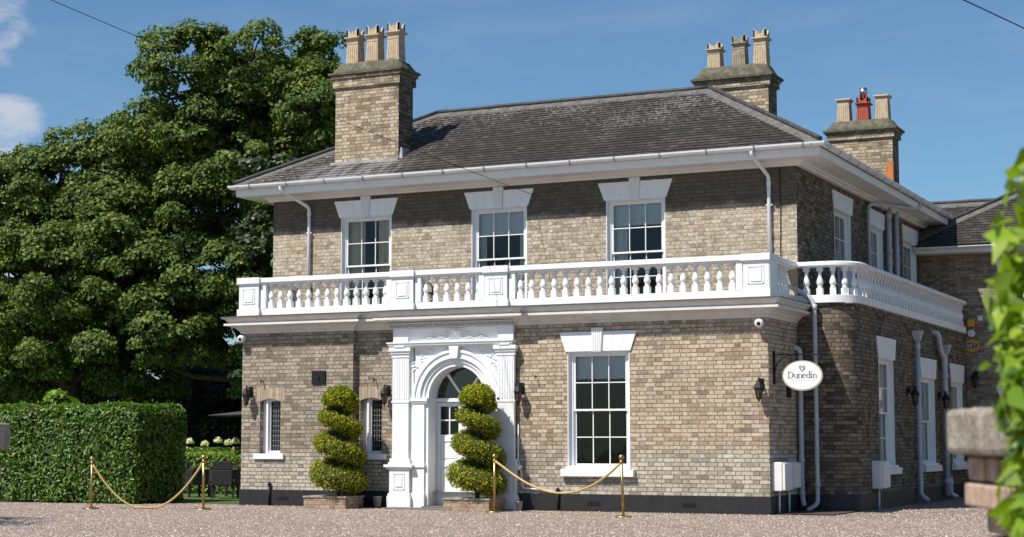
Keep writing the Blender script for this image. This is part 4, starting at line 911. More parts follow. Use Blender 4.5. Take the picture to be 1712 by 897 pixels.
def domecam(fr, u, z, label):
    O = fr.p(u, 0, z); t_ = thing('security_camera', label, 'security camera', tuple(O), 'white dome security cameras')
    w = MB(Fr(O, fr.U, fr.W)); w.tube([(0, .0, .02), (0, .05, .02), (0, .09, .0)], [.05, .05, .03], 12)
    # ball aimed outward/down
    w2 = [(.0, .17)]
    for k in range(1): pass
    w.build('mount', M['whiteplastic'], t_)
    c = fr.p(u, .13, z-.0); d = (fr.W*.9+Vector((0, 0, -.15))+fr.U*.15).normalized()
    w = MB(); pts = []; rr = []
    for k in range(9): a = -math.pi/2+math.pi*.80*k/8; pts.append(tuple(c+d*(.085*math.sin(a)))); rr.append(max(.004, .085*math.cos(a)))
    w.tube(pts, rr, 16); w.build('housing', M['whiteplastic'], t_)
    w = MB(); pts = []; rr = []
    for k in range(7): a = math.pi*.20+math.pi*.30*k/6; pts.append(tuple(c+d*(.02+.062*math.sin(a)))); rr.append(max(.003, .060*math.cos(a)))
    w.tube(pts, rr, 14); w.build('lens_dome', M['camblack'], t_)
domecam(F0, -.12, 3.40, 'white ball camera under the cornice at the right brick corner')
domecam(F0, -11.20, 3.40, 'white ball camera under the cornice at the far left corner')
t_ = thing('iron_scroll', 'black wrought iron scroll on the balcony seen between balusters above the door', 'ironwork', (-7.1, .5, 3.9))
w = MB(); w.tube([(-7.20+.13*math.cos(a), .5, 4.33+.13*math.sin(a)) for a in np.linspace(2.2, -.2, 12)]+[(-7.065, .5, 3.9)], .014, 6); w.build('upright', M['iron'], t_)
w = MB(); w.tube([(-7.13+(.05-.0012*k)*math.cos(k*.45), .5, 4.22+(.05-.0012*k)*math.sin(k*.45)) for k in range(24)], .010, 5); w.tube([(-7.13+(.045-.001*k)*math.cos(-k*.45), .5, 4.08+(.045-.001*k)*math.sin(-k*.45)) for k in range(24)], .010, 5); w.tube([(-7.18, .5, 4.14), (-7.08, .5, 4.15)], .009, 5); w.build('curl', M['iron'], t_)
for fr, u, z in ((F0, -10.73, 2.52), (FC, -8.15, 2.52), (F0, -4.55, 2.52)):
    w = MB(fr); w.tube([(u, 0, z), (u, .07, z), (u, .09, z+.03), (u+.0, .085, z-.05)], .011, 5); w.build('wall_hook', M['iron'], H)
# vent plate and wall plate
w = MB(F0); w.box(-9.55, -9.23, 0, .03, 2.45, 2.72); w.box(-9.52, -9.26, .03, .036, 2.48, 2.69); w.box(-9.42, -9.36, .036, .06, 2.55, 2.61); w.build('wall_plaque', M['iron'], None, lab('small black square wall plaque left of the left spiral shrub', 'plaque'))
w = MB(S0); w.box(1.10, 1.32, 0, .03, 2.10, 2.40); w.build('vent_cover', M['iron'], None, lab('small black vent cover below the oval sign', 'vent'))
# meter boxes
def meter(fr, u0, u1, z0, z1, d, label):
    O = fr.p((u0+u1)/2, 0, z0); t_ = thing('meter_box', label, 'meter box', tuple(O), 'white meter boxes on the side wall')
    w = MB(fr); w.prism([(u0, z0), (u1, z0), (u1, z1), (u0, z1)], 0, d*.8); cb = w.build('cabinet', M['meter'], t_, bevel=.012)
    w = MB(fr); w.box(u0+.02, u1-.02, d*.8, d, z0+.02, z1-.02); w.box(u0+.04, u0+.055, d, d+.006, (z0+z1)/2-.03, (z0+z1)/2+.03); w.build('lid', M['meter'], t_, bevel=.01)
    w = MB(fr); w.tube([((u0+u1)/2, .06, 0), ((u0+u1)/2, .06, z0)], .02, 8); w.build('supply_pipe', M['meter'], t_)
meter(S0, .10, .62, .42, .93, .24, 'white meter box nearest the sunlit brick corner, left of its pair')
meter(S0, .72, 1.22, .45, .93, .22, 'white meter box beside the bent grey pipe, right of its pair')
meter(SS, 3.02, 3.62, .40, .93, .22, 'white meter box under the first tall window of the shaded side')
# alarm box & friends on wing wall
t_ = thing('alarm_box', 'orange hexagonal alarm box on the shaded wing wall', 'alarm', tuple(FW.p(1.22, 0, 3.45)))
w = MB(FW); hx = [(1.22+.20*math.cos(math.pi/6+k*math.pi/3)*1.05, 3.60+.17*math.sin(math.pi/6+k*math.pi/3)) for k in range(6)]; w.prism(hx, 0, .07); w.build('housing', M['amber'], t_, bevel=.01)
w = MB(FW); w.prism([(1.09, 3.55), (1.35, 3.55), (1.35, 3.66), (1.09, 3.66)], .07, .075); w.build('badge', M['navy'], t_)
w = MB(FW)   # letters A D T
def stroke(w, pts, wd, d0, d1):
    for (a, b), (c, d) in zip(pts, pts[1:]):
        L_ = math.hypot(c-a, d-b) or 1; nx, nz = -(d-b)/L_*wd/2, (c-a)/L_*wd/2; w.prism([(a+nx, b+nz), (c+nx, d+nz), (c-nx, d-nz), (a-nx, b-nz)], d0, d1)
for pts in ([(1.10, 3.57), (1.135, 3.64), (1.17, 3.57)], [(1.115, 3.59), (1.155, 3.59)], [(1.19, 3.57), (1.19, 3.64), (1.225, 3.63), (1.24, 3.605), (1.225, 3.58), (1.19, 3.57)], [(1.255, 3.64), (1.335, 3.64)], [(1.295, 3.64), (1.295, 3.57)]): stroke(w, pts, .013, .075, .08)
w.build('lettering', M['signw'], t_)
w = MB(FW); w.tube([(1.22, 0, 3.90), (1.22, .05, 3.90)], [.09, .09], 18); w.build('wall_sounder', M['whiteplastic'], None, lab('round white sounder just above the orange alarm box', 'sounder'))
w = MB(FW); w.box(1.13, 1.30, 0, .10, 4.05, 4.24); w.build('strobe_light', M['amber'], None, lab('small orange strobe box above the round sounder', 'strobe'), bevel=.02)
w = MB(FW); w.box(1.38, 1.50, 0, .05, 4.20, 4.32); w.build('junction_box', M['whiteplastic'], None, lab('tiny white junction box highest on the shaded wing wall', 'junction box'), bevel=.01)
# hanging oval sign
SG = FRONT(.30); t_ = thing('hanging_sign', 'white oval Dunedin sign hanging from a black iron bracket', 'sign', (.0, .30, 2.85))
w = MB(SG); w.box(.0, .03, -.03, .03, 2.32, 2.92); w.tube([(.02, 0, 2.855), (.97, 0, 2.835)], .012, 6); w.tube([(.02, 0, 2.50), (.06, 0, 2.66), (.16, 0, 2.78), (.32, 0, 2.845)], .010, 6); w.tube([(.97, 0, 2.82), (1.0, 0, 2.86), (1.04, 0, 2.85)], .010, 6)
for u in (.34, .74): w.tube([(u, 0, 2.845), (u, 0, 2.70)], .006, 5)
w.build('bracket', M['iron'], t_)
def oval(a, b, n=40): return [(.54+a*math.cos(2*math.pi*k/n), 2.47+b*math.sin(2*math.pi*k/n)) for k in range(n)]
w = MB(SG); w.prism(oval(.372, .272), -.018, .018); w.build('rim', M['goldp'], t_)
w = MB(SG); w.prism(oval(.340, .242), .010, .024); w.build('face', M['signw'], t_)
w = MB(SG); w.prism(oval(.350, .252), .010, .021); w.build('rim_line', M['whited'], t_)
w = MB(SG); X0 = .54-.262; zb = 2.425; D0, D1 = .024, .0275; T, h_ = .016, .0065
def serif(x, z, l=.03): stroke(w, [(x-l/2, z), (x+l/2, z)], .006, D0, D1)
def arcp(cx, cz, rx, rz, a0, a1, n=10): return [(cx+rx*math.cos(R_(a0+(a1-a0)*k/n)), cz+rz*math.sin(R_(a0+(a1-a0)*k/n))) for k in range(n+1)]
def stem(x, z0, z1): stroke(w, [(x, z0), (x, z1)], T, D0, D1)
# D
stem(X0+.015, zb, zb+.115); stroke(w, [(X0-.004, zb+.113), (X0+.035, zb+.113)]+arcp(X0+.032, zb+.0575, .062, .056, 90, -90)+[(X0-.004, zb+.002)], .0075, D0, D1); stroke(w, arcp(X0+.032, zb+.0575, .060, .05, 45, -45), T, D0, D1)
xh = .072
def nn(x):
    stem(x, zb, zb+xh); stroke(w, arcp(x+.026, zb+xh-.026, .026, .024, 170, 0), .008, D0, D1); stem(x+.052, zb, zb+xh-.022); serif(x, zb+.002); serif(x+.052, zb+.002); serif(x-.008, zb+xh-.002, .018)
def uu(x):
    stem(x, zb+.022, zb+xh); stroke(w, arcp(x+.026, zb+.026, .026, .024, 180, 350), .008, D0, D1); stem(x+.052, zb, zb+xh); serif(x-.006, zb+xh-.002, .02); serif(x+.046, zb+xh-.002, .02); serif(x+.058, zb+.002, .02)
def ee(x):
    stroke(w, arcp(x+.03, zb+.036, .030, .035, 5, 320, 16), .0085, D0, D1); stroke(w, arcp(x+.03, zb+.036, .029, .030, 130, 230, 8), T*.85, D0, D1); stroke(w, [(x+.004, zb+.040), (x+.058, zb+.040)], .0065, D0, D1)
def ddd(x):
    stroke(w, arcp(x+.03, zb+.036, .029, .034, 40, 330, 16), .0085, D0, D1); stroke(w, arcp(x+.03, zb+.036, .028, .030, 130, 230, 8), T*.85, D0, D1); stem(x+.056, zb, zb+.118); serif(x+.048, zb+.116, .02); serif(x+.062, zb+.002, .02)
def ii(x): stem(x, zb, zb+xh); stroke(w, [(x-.009, zb+.10), (x+.009, zb+.10)], .017, D0, D1); serif(x, zb+.002); serif(x-.007, zb+xh-.002, .018)
uu(X0+.118); nn(X0+.198); ee(X0+.268); ddd(X0+.342); ii(X0+.428); nn(X0+.463)
w.build('lettering', M['grape'], t_)
w = MB(SG)     # scrolled heart
for sg in (-1, 1):
    cx = .54
    w.tube([(cx+sg*a, .028, 2.555+b) for a, b in ((.0, -.012), (.022, .015), (.045, .04), (.056, .066), (.048, .086), (.028, .092), (.012, .08), (.012, .062), (.024, .056), (.031, .066))], .0045, 5)
    w.tube([(cx+sg*a, .028, 2.555+b) for a, b in ((.012, .02), (.028, .034), (.034, .048))], .003, 4)
w.build('heart_emblem', M['iron'], t_)
def textmesh(txt, size, spacing=1.2):
    c = bpy.data.curves.new('t', 'FONT'); c.body = txt; c.size = size; c.align_x = 'CENTER'; c.space_character = spacing; c.extrude = .001
    o = bpy.data.objects.new('t', c); col.objects.link(o); dg = bpy.context.evaluated_depsgraph_get(); me = bpy.data.meshes.new_from_object(o.evaluated_get(dg)); bpy.data.objects.remove(o); bpy.data.curves.remove(c)
    return me
me = textmesh('COUNTRY HOUSE', .040, 1.45); me.transform(Matrix.Translation((.54, .30-.026, 2.375)) @ Matrix.Rotation(math.pi/2, 4, 'X')); me.materials.clear(); me.materials.append(M['faint']); link('small_lettering', me, t_)
w = MB(SG)
for a, b in ((.30, .475), (.605, .78)): w.box(a, b, .024, .026, 2.550, 2.553)
w.build('rule_line', M['faint'], t_)
# ================================================================== TOPIARY
def topiary(x, y, seed, lbl):
    lr = np.random.default_rng(seed); t_ = thing('spiral_topiary', lbl, 'topiary shrub', (x, y, .25), 'golden spiral topiaries by the door')
    w = MB(); w.tube([(x, y, .20), (x+.02, y, 1.2), (x, y, 2.15)], [.045, .04, .02], 8); w.build('trunk', M['bark'], t_)
    # a clipped ribbon of foliage winding down round the stem, falling to the viewer's right
    TN = [-.60, 0, 1, 2, 2.85]; TZ = [.47, .585, 1.19, 1.71, 2.06]; TR = [.53, .58, .50, .415, .32]; TB = [.215, .24, .20, .16, .15]
    def sec(n_, a, k=1.):      # n_ = turns from the bottom, a = angle round the ribbon's section
        R_2 = np.interp(n_, TN, TR); B_ = np.interp(n_, TN, TB)*k; phi = -math.pi/2-2*math.pi*n_; zc = np.interp(n_, TN, TZ)
        end = np.clip((n_+.60)/.16, 0.05, 1)**.5
        rho = R_2*.44+R_2*.58*k*np.cos(a)*end
        return x+rho*np.cos(phi), y+rho*np.sin(phi), zc+B_*np.sin(a)*end, phi
    w = MB(); ns = np.linspace(-.60, 2.85, 120); aa = np.linspace(0, 2*math.pi, 17)[:-1]
    idx = [[w.P(*[float(q) for q in sec(n_, a, .86)[:3]]) for a in aa] for n_ in ns]
    for a, b in zip(idx, idx[1:]):
        for k in range(16): w.face([a[k], a[(k+1) % 16], b[(k+1) % 16], b[k]], None, True)
    w.face(idx[0][::-1]); w.face(idx[-1]); w.lathe(x, y, [(.05, 1.93), (.24, 1.98), (.27, 2.10), (.21, 2.24), (.10, 2.34), (.01, 2.36)], 16)
    w.build('inner_foliage', M['coreg'], t_)
    n = 26000; NN = lr.uniform(-.60, 2.85, n); AN = lr.uniform(0, 2*math.pi, n)
    X, Y, Z, PH = sec(NN, AN); c_, s_ = np.cos(AN), np.sin(AN); nr = np.stack([np.cos(PH)*c_, np.sin(PH)*c_, s_*1.6], 1)
    keep = (lr.random(n) < np.clip(.35+c_*.8, .06, 1)) & (c_ > -.75)
    m2 = 6500; d = lr.normal(0, 1, (m2, 3)); d /= np.linalg.norm(d, axis=1)[:, None]; d = d[d[:, 2] > -.45]
    P_ = np.concatenate([np.stack([X, Y, Z], 1)[keep], d*np.array([.315, .315, .25])+np.array([x, y, 2.12])]); nr = np.concatenate([nr[keep], d]); nr /= np.linalg.norm(nr, axis=1)[:, None]
    lump = np.sin(P_[:, 0]*31+P_[:, 2]*23)*np.sin(P_[:, 1]*27-P_[:, 2]*19)*.022; P_ = P_+nr*(lump+lr.uniform(-.035, .022, len(P_)))[:, None]
    stray = lr.random(len(P_)) < .02; P_[stray] += nr[stray]*.035
    hf = lr.random(len(P_)) < .62; Nn = np.where(hf[:, None], nr, np.cross(nr, unit(len(P_))))
    leafcloud('foliage', P_, Nn, .050, M['leaf_gold'], t_, aspect=.5, jit=.42, droop=-.8)
def planter(x0, x1, y0, y1, lbl):
    t_ = thing('brick_planter', lbl, 'planter', ((x0+x1)/2, (y0+y1)/2, 0), 'brick planters under the topiaries')
    w = MB(); w.box(x0, x1, y0, y1, .005, .21); w.build('body', M['brick_pl'], t_)
    w = MB(); w.box(x0-.02, x1+.02, y0-.02, y1+.02, .21, .245); w.build('coping', M['stone'], t_, bevel=.008)
topiary(-8.53, -.62, 3, 'golden spiral topiary left of the door, between the two narrow windows'); planter(-9.10, -8.16, -.98, -.30, 'low brick planter under the left spiral topiary')
topiary(-5.50, -.62, 5, 'golden spiral topiary standing in front of the right half of the door'); planter(-6.02, -5.08, -.98, -.30, 'low brick planter in front of the door under the right topiary')
# buckets
for x, y, s_, lbl in ((-7.84, -.30, 1., 'small galvanised bucket at the left foot of the door surround'), (-4.66, -.55, .8, 'smaller galvanised bucket at the right foot of the door surround')):
    t_ = thing('metal_bucket', lbl, 'bucket', (x, y, 0))
    w = MB(); w.lathe(x, y, [(.062*s_, .03), (.085*s_, .19*s_+.03), (.090*s_, .19*s_+.03), (.090*s_, .20*s_+.03), (.080*s_, .20*s_+.03), (.06*s_, .05)], 18); w.build('pail', M['galv'], t_)
    w = MB(); w.tube([(x+.088*s_*math.cos(a), y-.02*s_, .03+.19*s_+.06*s_*math.sin(a)-.02) for a in np.linspace(0, math.pi, 12)], .004, 5); w.build('handle', M['iron'], t_)
# stanchions and ropes
def post(x, y, h, lbl, lean=0.):
    t_ = thing('brass_post', lbl, 'rope post', (x, y, 0), 'brass rope barrier posts')
    w = MB(); w.lathe(x, y, [(.165, .004), (.165, .016), (.15, .024), (.05, .036), (.03, .05)], 24); w.build('base', M['brass'], t_)
    w = MB(); w.tube([(x, y, .04), (x-lean, y, h-.08)], .024, 14); w.lathe(x-lean, y, [(.024, h-.14), (.032, h-.135), (.032, h-.09), (.02, h-.085)], 14); w.build('pole', M['brass'], t_)
    w = MB(); w.lathe(x-lean, y, [(.012, h-.085), (.034, h-.07), (.048, h-.045), (.050, h-.03), (.044, h-.008), (.022, h+.010), (.004, h+.014)], 16); w.build('finial', M['brass'], t_)
    return Vector((x-lean, y, h-.115))
pa_ = post(-12.60, -3.05, 1.00, 'brass post in front of the laurel hedge, far left of the ropes'); pb_ = post(-10.52, -2.30, 1.03, 'brass post before the garden gap, just left of the house', .01)
pc_ = post(-4.93, -1.05, 1.06, 'brass post in front of the right topiary'); pd_ = post(-2.02, -1.95, 1.06, 'brass post in front of the large ground-floor window', .03)
def rope(a, b, sag, lbl, skew=0.):
    w = MB(); pts = []
    for k in range(41):
        t_ = k/40; s2 = t_**(1+skew); p_ = a.lerp(b, t_); pts.append((p_.x, p_.y, max(.035, p_.z-sag*4*s2*(1-s2))))
    w.tube(pts, .020, 10, uv=True); w.build('barrier_rope', M['rope'], None, lab(lbl, 'rope', 'gold barrier ropes'), recalc=False)
rope(pa_, pb_, .90, 'gold rope drooping to the gravel between the two left brass posts'); rope(pc_, pd_, .56, 'gold rope sagging between the two brass posts at right of the door', .12)

# ================================================================== GARDEN
# clipped laurel hedge
t_ = thing('laurel_hedge', 'tall clipped glossy laurel hedge left of the house', 'hedge', (-17, .3, 0))
hx0, hx1, hy0, hy1, hz = -22, -13.32, -.75, 1.05, 2.07
w = MB(); w.box(hx0+.1, hx1-.12, hy0+.12, hy1-.12, .0, hz-.12); w.build('branches', M['core'], t_)
def boxpts(n, x0, x1, y0, y1, z0, z1, rad=.25):
    a = [(y1-y0)*0+(x1-x0)*(z1-z0), (x1-x0)*(y1-y0), (y1-y0)*(z1-z0)]; tt = sum(a); P_, N_ = [], []
    for f, ar in zip((0, 1, 2), a):
        m_ = int(n*ar/tt); X = rng.uniform(x0, x1, m_); Y = rng.uniform(y0, y1, m_); Z = rng.uniform(z0, z1, m_)
        if f == 0: Y[:] = y0; nn_ = (0, -1, .15)
        elif f == 1: Z[:] = z1; nn_ = (0, -.1, 1)
        else: X[:] = x1; nn_ = (1, 0, .15)
        P_.append(np.stack([X, Y, Z], 1)); N_.append(np.tile(nn_, (m_, 1)))
    P_, N_ = np.concatenate(P_), np.concatenate(N_)
    # round the edges
    c = np.stack([np.clip(P_[:, 0], x0-9, x1-rad), np.clip(P_[:, 1], y0+rad, y1-rad), np.clip(P_[:, 2], -9, z1-rad)], 1); d = P_-c; l = np.linalg.norm(d, axis=1)[:, None]+1e-9
    P_ = np.where(l > rad, c+d/l*rad, P_); return P_, N_
P_, N_ = boxpts(34000, hx0, hx1, hy0, hy1, .05, hz)
P_ += N_*(rng.uniform(-.14, .03, len(P_))[:, None]+(np.sin(P_[:, 0:1]*1.9)*np.sin(P_[:, 2:3]*2.3+1.3)*.04+np.sin(P_[:, 0:1]*4.7+P_[:, 1:2]*3)*.022)); st_ = rng.random(len(P_)) < .012; P_[st_] += N_[st_]*.09
leafcloud('leaves', P_, N_+np.array([0, 0, .25]), .105, M['leaf_laurel'], t_, aspect=.45, jit=.62, fold=.2)
# trees
def shell(cx, cy, cz, r, n, flat=.72, up=.35):
    d = unit(n); d[:, 2] = np.where(d[:, 2] < -.3, -d[:, 2]*.6, d[:, 2]); rr = r*rng.uniform(.72, 1.06, n)[:, None]
    p_ = d*rr*np.array([1, 1, flat])+np.array([cx, cy, cz]); return p_, d+np.array([0, 0, up])
def tree(name, lbl, cat, lobes, trunk, base, leaf=.122, per=44, ln=390, mat='leaf_syc', cr=(.26, .68), seed=0, grp=None, limb=.09):
    t_ = thing(name, lbl, cat, base, grp); PS, NS = [], []; w = MB()
    w.tube(trunk, list(np.linspace(.42, .16, len(trunk)))if len(trunk) > 2 else [.3, .2], 10)
    for (cx, cy, cz, r) in lobes:
        top = Vector(min(trunk, key=lambda q: (q[2]-(cz-1.8))**2)); c = Vector((cx, cy, cz)); mid = top.lerp(c, .55)+Vector((0, 0, -.3))
        w.tube([tuple(top), tuple(mid), tuple(c)], [limb*1.5, limb, limb*.4], 6)
        m_ = int(per*(r/1.4)**2); d = unit(m_); q = d*(r*rng.uniform(.80, 1.25, m_)[:, None])*np.array([1, 1, .85])+np.array([cx, cy, cz])
        for j in range(m_):
            rc = rng.uniform(*cr); k_ = int(ln*(rc/.55)**2); p_, n_ = shell(q[j][0], q[j][1], q[j][2], rc, k_, .8); PS.append(p_); NS.append(n_*.8+d[j]*.5)
            if j % 5 == 0: w.tube([tuple(c), tuple(c.lerp(Vector(q[j]), .6)+Vector((0, 0, .1))), tuple(q[j])], [limb*.4, limb*.25, .012], 4)
    w.build('trunk', M['bark'], t_); PS, NS = np.concatenate(PS), np.concatenate(NS)
    leafcloud('crown', PS, NS, leaf, M[mat], t_, aspect=.8, jit=.5, fold=.12, droop=.5); return t_
LA = [(-18.8,12.1,1.25),(-20.8,12.0,1.05),(-16.9,11.9,1.05),(-16.4,10.9,.95),(-21.8,10.5,.9),(-19.7,10.2,1.4),(-17.2,9.7,1.3),(-15.9,9.4,.85),(-21.8,8.7,1.61),(-19.7,7.7,1.40),(-17.6,7.8,1.21),(-20.1,6.0,1.23),(-22.4,6.1,1.61),(-20.9,4.4,1.06),(-22.8,3.9,1.25)]
LA += [(-19.8,12.0,1.0),(-17.8,12.1,.85),(-20.4,11.0,1.2),(-18.6,10.7,1.4),(-16.2,10.4,1.1),(-18.4,9.0,1.3),(-20.8,9.7,1.3),(-22.8,9.3,1.1),(-18.6,6.8,1.2),(-19.2,5.0,1.0),(-17.4,6.2,.9),(-21.3,5.2,1.1),(-19.4,3.6,1.0)]
LB = [(-24.8,9.5,1.15),(-27.2,9.0,1.1),(-23.2,10.3,1.0),(-22.9,7.2,1.3),(-26.4,7.0,1.4),(-29.4,6.8,1.3),(-24.2,4.9,1.2),(-26.7,4.9,1.3),(-24.2,3.3,1.1),(-29.2,4.6,1.2),(-26.6,3.2,1.1),(-23.6,5.9,1.2),(-23.9,9.9,1.1),(-26.1,9.6,1.05),(-24.0,8.3,1.64),(-26.6,8.1,1.49),(-28.5,8.2,1.2),(-30.4,7.3,1.5),(-27.7,6.1,1.49),(-25.1,6.0,1.65),(-25.5,4.3,1.28),(-28.1,3.9,1.31),(-30.1,5.4,1.52)]
rs = random.Random(4)
def yj(x, s=1.): return 12+rs.uniform(-1.6, 1.6)*s
tree('sycamore_tree', 'tall sycamore towering behind the left end of the house', 'tree', [(x, yj(x), z, r) for x, z, r in LA], [(-18.9, 12.6, 0), (-18.8, 12.5, 3), (-19.0, 12.3, 6), (-19.3, 12, 9), (-19.4, 12, 11.5)], (-18.9, 12.6, 0))
tree('sycamore_tree', 'broad lower sycamore at the left edge behind the hedge', 'tree', [(x, yj(x), z, r) for x, z, r in LB], [(-26.4, 12.8, 0), (-26.2, 12.5, 3), (-26.3, 12.2, 6), (-26.4, 12, 9)], (-26.4, 12.8, 0))
# second dark trunk by the house
w = MB(); t_ = thing('sycamore_tree', 'slim dark trunked tree close behind the left corner of the house', 'tree', (-16.2, 11, 0))
w.tube([(-16.2, 11, 0), (-16.1, 11, 3), (-16.4, 11, 6.5), (-16.7, 11.2, 9)], [.26, .22, .16, .06], 10)
for k in range(9): a = k*1.3; z = 3+k*.6; w.tube([(-16.2, 11, z), (-16.2+1.2*math.cos(a), 11+1.2*math.sin(a), z+.9), (-16.2+2*math.cos(a), 11+2*math.sin(a), z+1.1)], [.07, .04, .012], 5)
w.build('trunk', M['bark'], t_)
PS, NS = [], []
for k in range(85):
    a = rs.uniform(0, 6.28); rr = rs.uniform(.4, 2.3); p_, n_ = shell(-16.3+rr*math.cos(a), 11+rr*math.sin(a), rs.uniform(2.4, 9), rs.uniform(.35, .65), 150, .6); PS.append(p_); NS.append(n_)
leafcloud('crown', np.concatenate(PS), np.concatenate(NS), .16, M['leaf_dark'], t_, aspect=.8, jit=.5)
tree('young_tree', 'young tree just beyond the left edge whose shade streaks the gravel', 'tree', [(-12.6, -10.9, 5.2, .8), (-13.4, -11.8, 5.8, .9), (-12.2, -12.2, 6.0, .6)], [(-14.6, -12.6, 0), (-14.5, -12.5, 2.5), (-13.6, -11.8, 5)], (-14.6, -12.6, 0), per=14, ln=140)
def bush(name, lbl, cat, x, y, rx, rz, n, leaf, mat, grp=None, z0=0., ry=None, clump=None):
    t_ = thing(name, lbl, cat, (x, y, z0), grp); ry = ry or rx
    w = MB(); w.lathe(x, y, [(rx*.35, z0), (rx*.6, z0+rz*.4), (rx*.5, z0+rz*.75), (rx*.1, z0+rz*.92)], 12); w.build('branches', M['core'], t_)
    PS, NS = [], []
    for k in range(n):
        d = unit(1)[0]; d[2] = abs(d[2]); c = np.array([x+d[0]*rx*.85, y+d[1]*ry*.85, z0+.15+d[2]*rz*.85]); p_, n_ = shell(*c, (clump or rx*.3)*rng.uniform(.7, 1.2), 150, .8); p_ = p_[p_[:, 2] > .02]; n_ = n_[:len(p_)]; PS.append(p_); NS.append(n_*.5+d)
    leafcloud('leaves', np.concatenate(PS), np.concatenate(NS), leaf, M[mat], t_, aspect=.6, jit=.5); return t_
for k, (x, y, r, z, lb_) in enumerate([(-33, 16, 3.2, 5.6, 'dark rounded tree beyond the sycamore at the far left edge'), (-28.5, 17, 3., 4.2, 'dark shrub mass low behind the left sycamore trunk'), (-24.5, 17.5, 3., 4.8, 'dark shrub mass between the two sycamore trunks'), (-20.8, 17.5, 2.6, 4.8, 'dark shrub mass behind the tall sycamore trunk'), (-18.0, 16.5, 2.4, 5.0, 'dark shrub mass seen just left of the house wall'), (-15.0, 15, 2., 2.8, 'dark shrub hidden mostly by the house corner')]):
    bush('dark_shrub', lb_, 'shrub', x, y, r, z, 90, .17, 'leaf_dark', clump=.7)
bush('pale_shrub', 'pale green shrub catching sun above the hedge', 'shrub', -20.8, 5.6, .7, 2.75, 26, .14, 'leaf_lime', clump=.28)
# low clipped hedge with hydrangeas
t_ = thing('box_hedge', 'low bright green hedge behind the rattan chairs', 'hedge', (-16, 6.0, 0))
w = MB(); w.box(-18.4, -12, 5.75, 6.3, 0, .92); w.build('branches', M['core'], t_)
P_, N_ = boxpts(6000, -18.6, -11.9, 5.6, 6.4, .05, 1.0, .12); P_ += N_*rng.uniform(-.05, .04, len(P_))[:, None]; leafcloud('leaves', P_, N_, .07, M['leaf_lime'], t_, aspect=.6)
t_ = thing('hydrangea_bush', 'white flowered hydrangea row above the low hedge', 'shrub', (-16, 6.9, 0))
P_, N_ = boxpts(3500, -18.4, -12, 6.6, 7.3, .5, 1.12, .2); leafcloud('leaves', P_, N_, .11, M['leaf_laurel'], t_, aspect=.6)
for k in range(13):
    x = -17.75+k*.34+rs.uniform(-.08, .08); z = 1.24+rs.uniform(-.05, .10); p_, n_ = shell(x, 6.75+rs.uniform(-.1, .1), z, .105, 130, 1.1, 0); leafcloud('flower_head', p_, n_, .045, M['petal'], t_, aspect=.9, jit=.3)
# rattan chairs
def chair(x, y, rz, lbl):
    t_ = thing('rattan_chair', lbl, 'garden chair', (x, y, 0), 'dark rattan garden chairs'); c, s_ = math.cos(rz), math.sin(rz)
    fr = Fr((x, y, 0), (c, s_, 0), (-s_, c, 0))
    w = MB(fr); w.box(-.30, .30, -.28, .28, .38, .45); w.build('seat', M['rattan'], t_, bevel=.02)
    w = MB(fr)
    pts = [(-.32, -.28), (-.32, .20), (-.22, .30), (.22, .30), (.32, .20), (.32, -.28)]; pi_ = [(-.28, -.28), (-.28, .18), (-.20, .26), (.20, .26), (.28, .18), (.28, -.28)]
    w.hprism(pts+pi_[::-1], .30, .66); w.box(-.22, .22, .24, .30, .66, .86); w.build('backrest', M['rattan'], t_, bevel=.015)
    for a, b in ((-.27, -.24), (.27, -.24), (-.24, .24), (.24, .24)): w = MB(fr); w.frustum(a, b, 0, .38, .018, .028); w.build('leg', M['rattan'], t_)
chair(-13.75, 3.0, R_(205), 'dark rattan garden chair nearest the house corner'); chair(-15.0, 3.6, R_(150), 'dark rattan garden chair half hidden behind the hedge end')
t_ = thing('garden_table', 'dark low table beside the rattan chairs', 'table', (-14.2, 3.9, 0)); w = MB(); w.box(-14.7, -13.7, 3.6, 4.4, .68, .72); w.build('table_top', M['rattan'], t_)
for a, b in ((-14.6, 3.7), (-13.8, 3.7), (-14.6, 4.3), (-13.8, 4.3)): w = MB(); w.frustum(a, b, 0, .68, .025, .025); w.build('leg', M['rattan'], t_)
# parasol
t_ = thing('garden_parasol', 'grey garden parasol peeping out beside the house wall', 'parasol', (-14.75, 6.2, 0))
w = MB(); w.tube([(-14.75, 6.2, 0), (-14.75, 6.2, 2.35)], .025, 8); w.build('pole', M['iron'], t_)
w = MB(); w.lathe(-14.75, 6.2, [(1.42, 1.93), (1.45, 1.92), (1.46, 1.94), (.7, 2.03), (.02, 2.12)], 8, False); w.build('canopy', M['canvas'], t_)

# ================================================================== OVERHEAD CABLES
def cable(a, b, sag, lbl, r=.0055):
    w = MB(); a, b = Vector(a), Vector(b); n = 48; w.tube([tuple(a.lerp(b, k/n)-Vector((0, 0, sag*4*(k/n)*(1-k/n)))) for k in range(n+1)], r, 6); w.build('overhead_cable', M['iron'], None, lab(lbl, 'cable'))
A = Vector((-8.213, -10, 8.139)); B = Vector((-5.495, 1.885, 6.31)); cable(A+(A-B)*.6, B, .16, 'thin cable running down from the upper left sky to the front wall')
a = Vector((5.286, -9, 6.603)); b = Vector((5.593, -6.5, 6.773)); cable(a-(b-a)*8, b+(b-a)*8, .0, 'thin cable crossing the top right corner of the sky', .008)

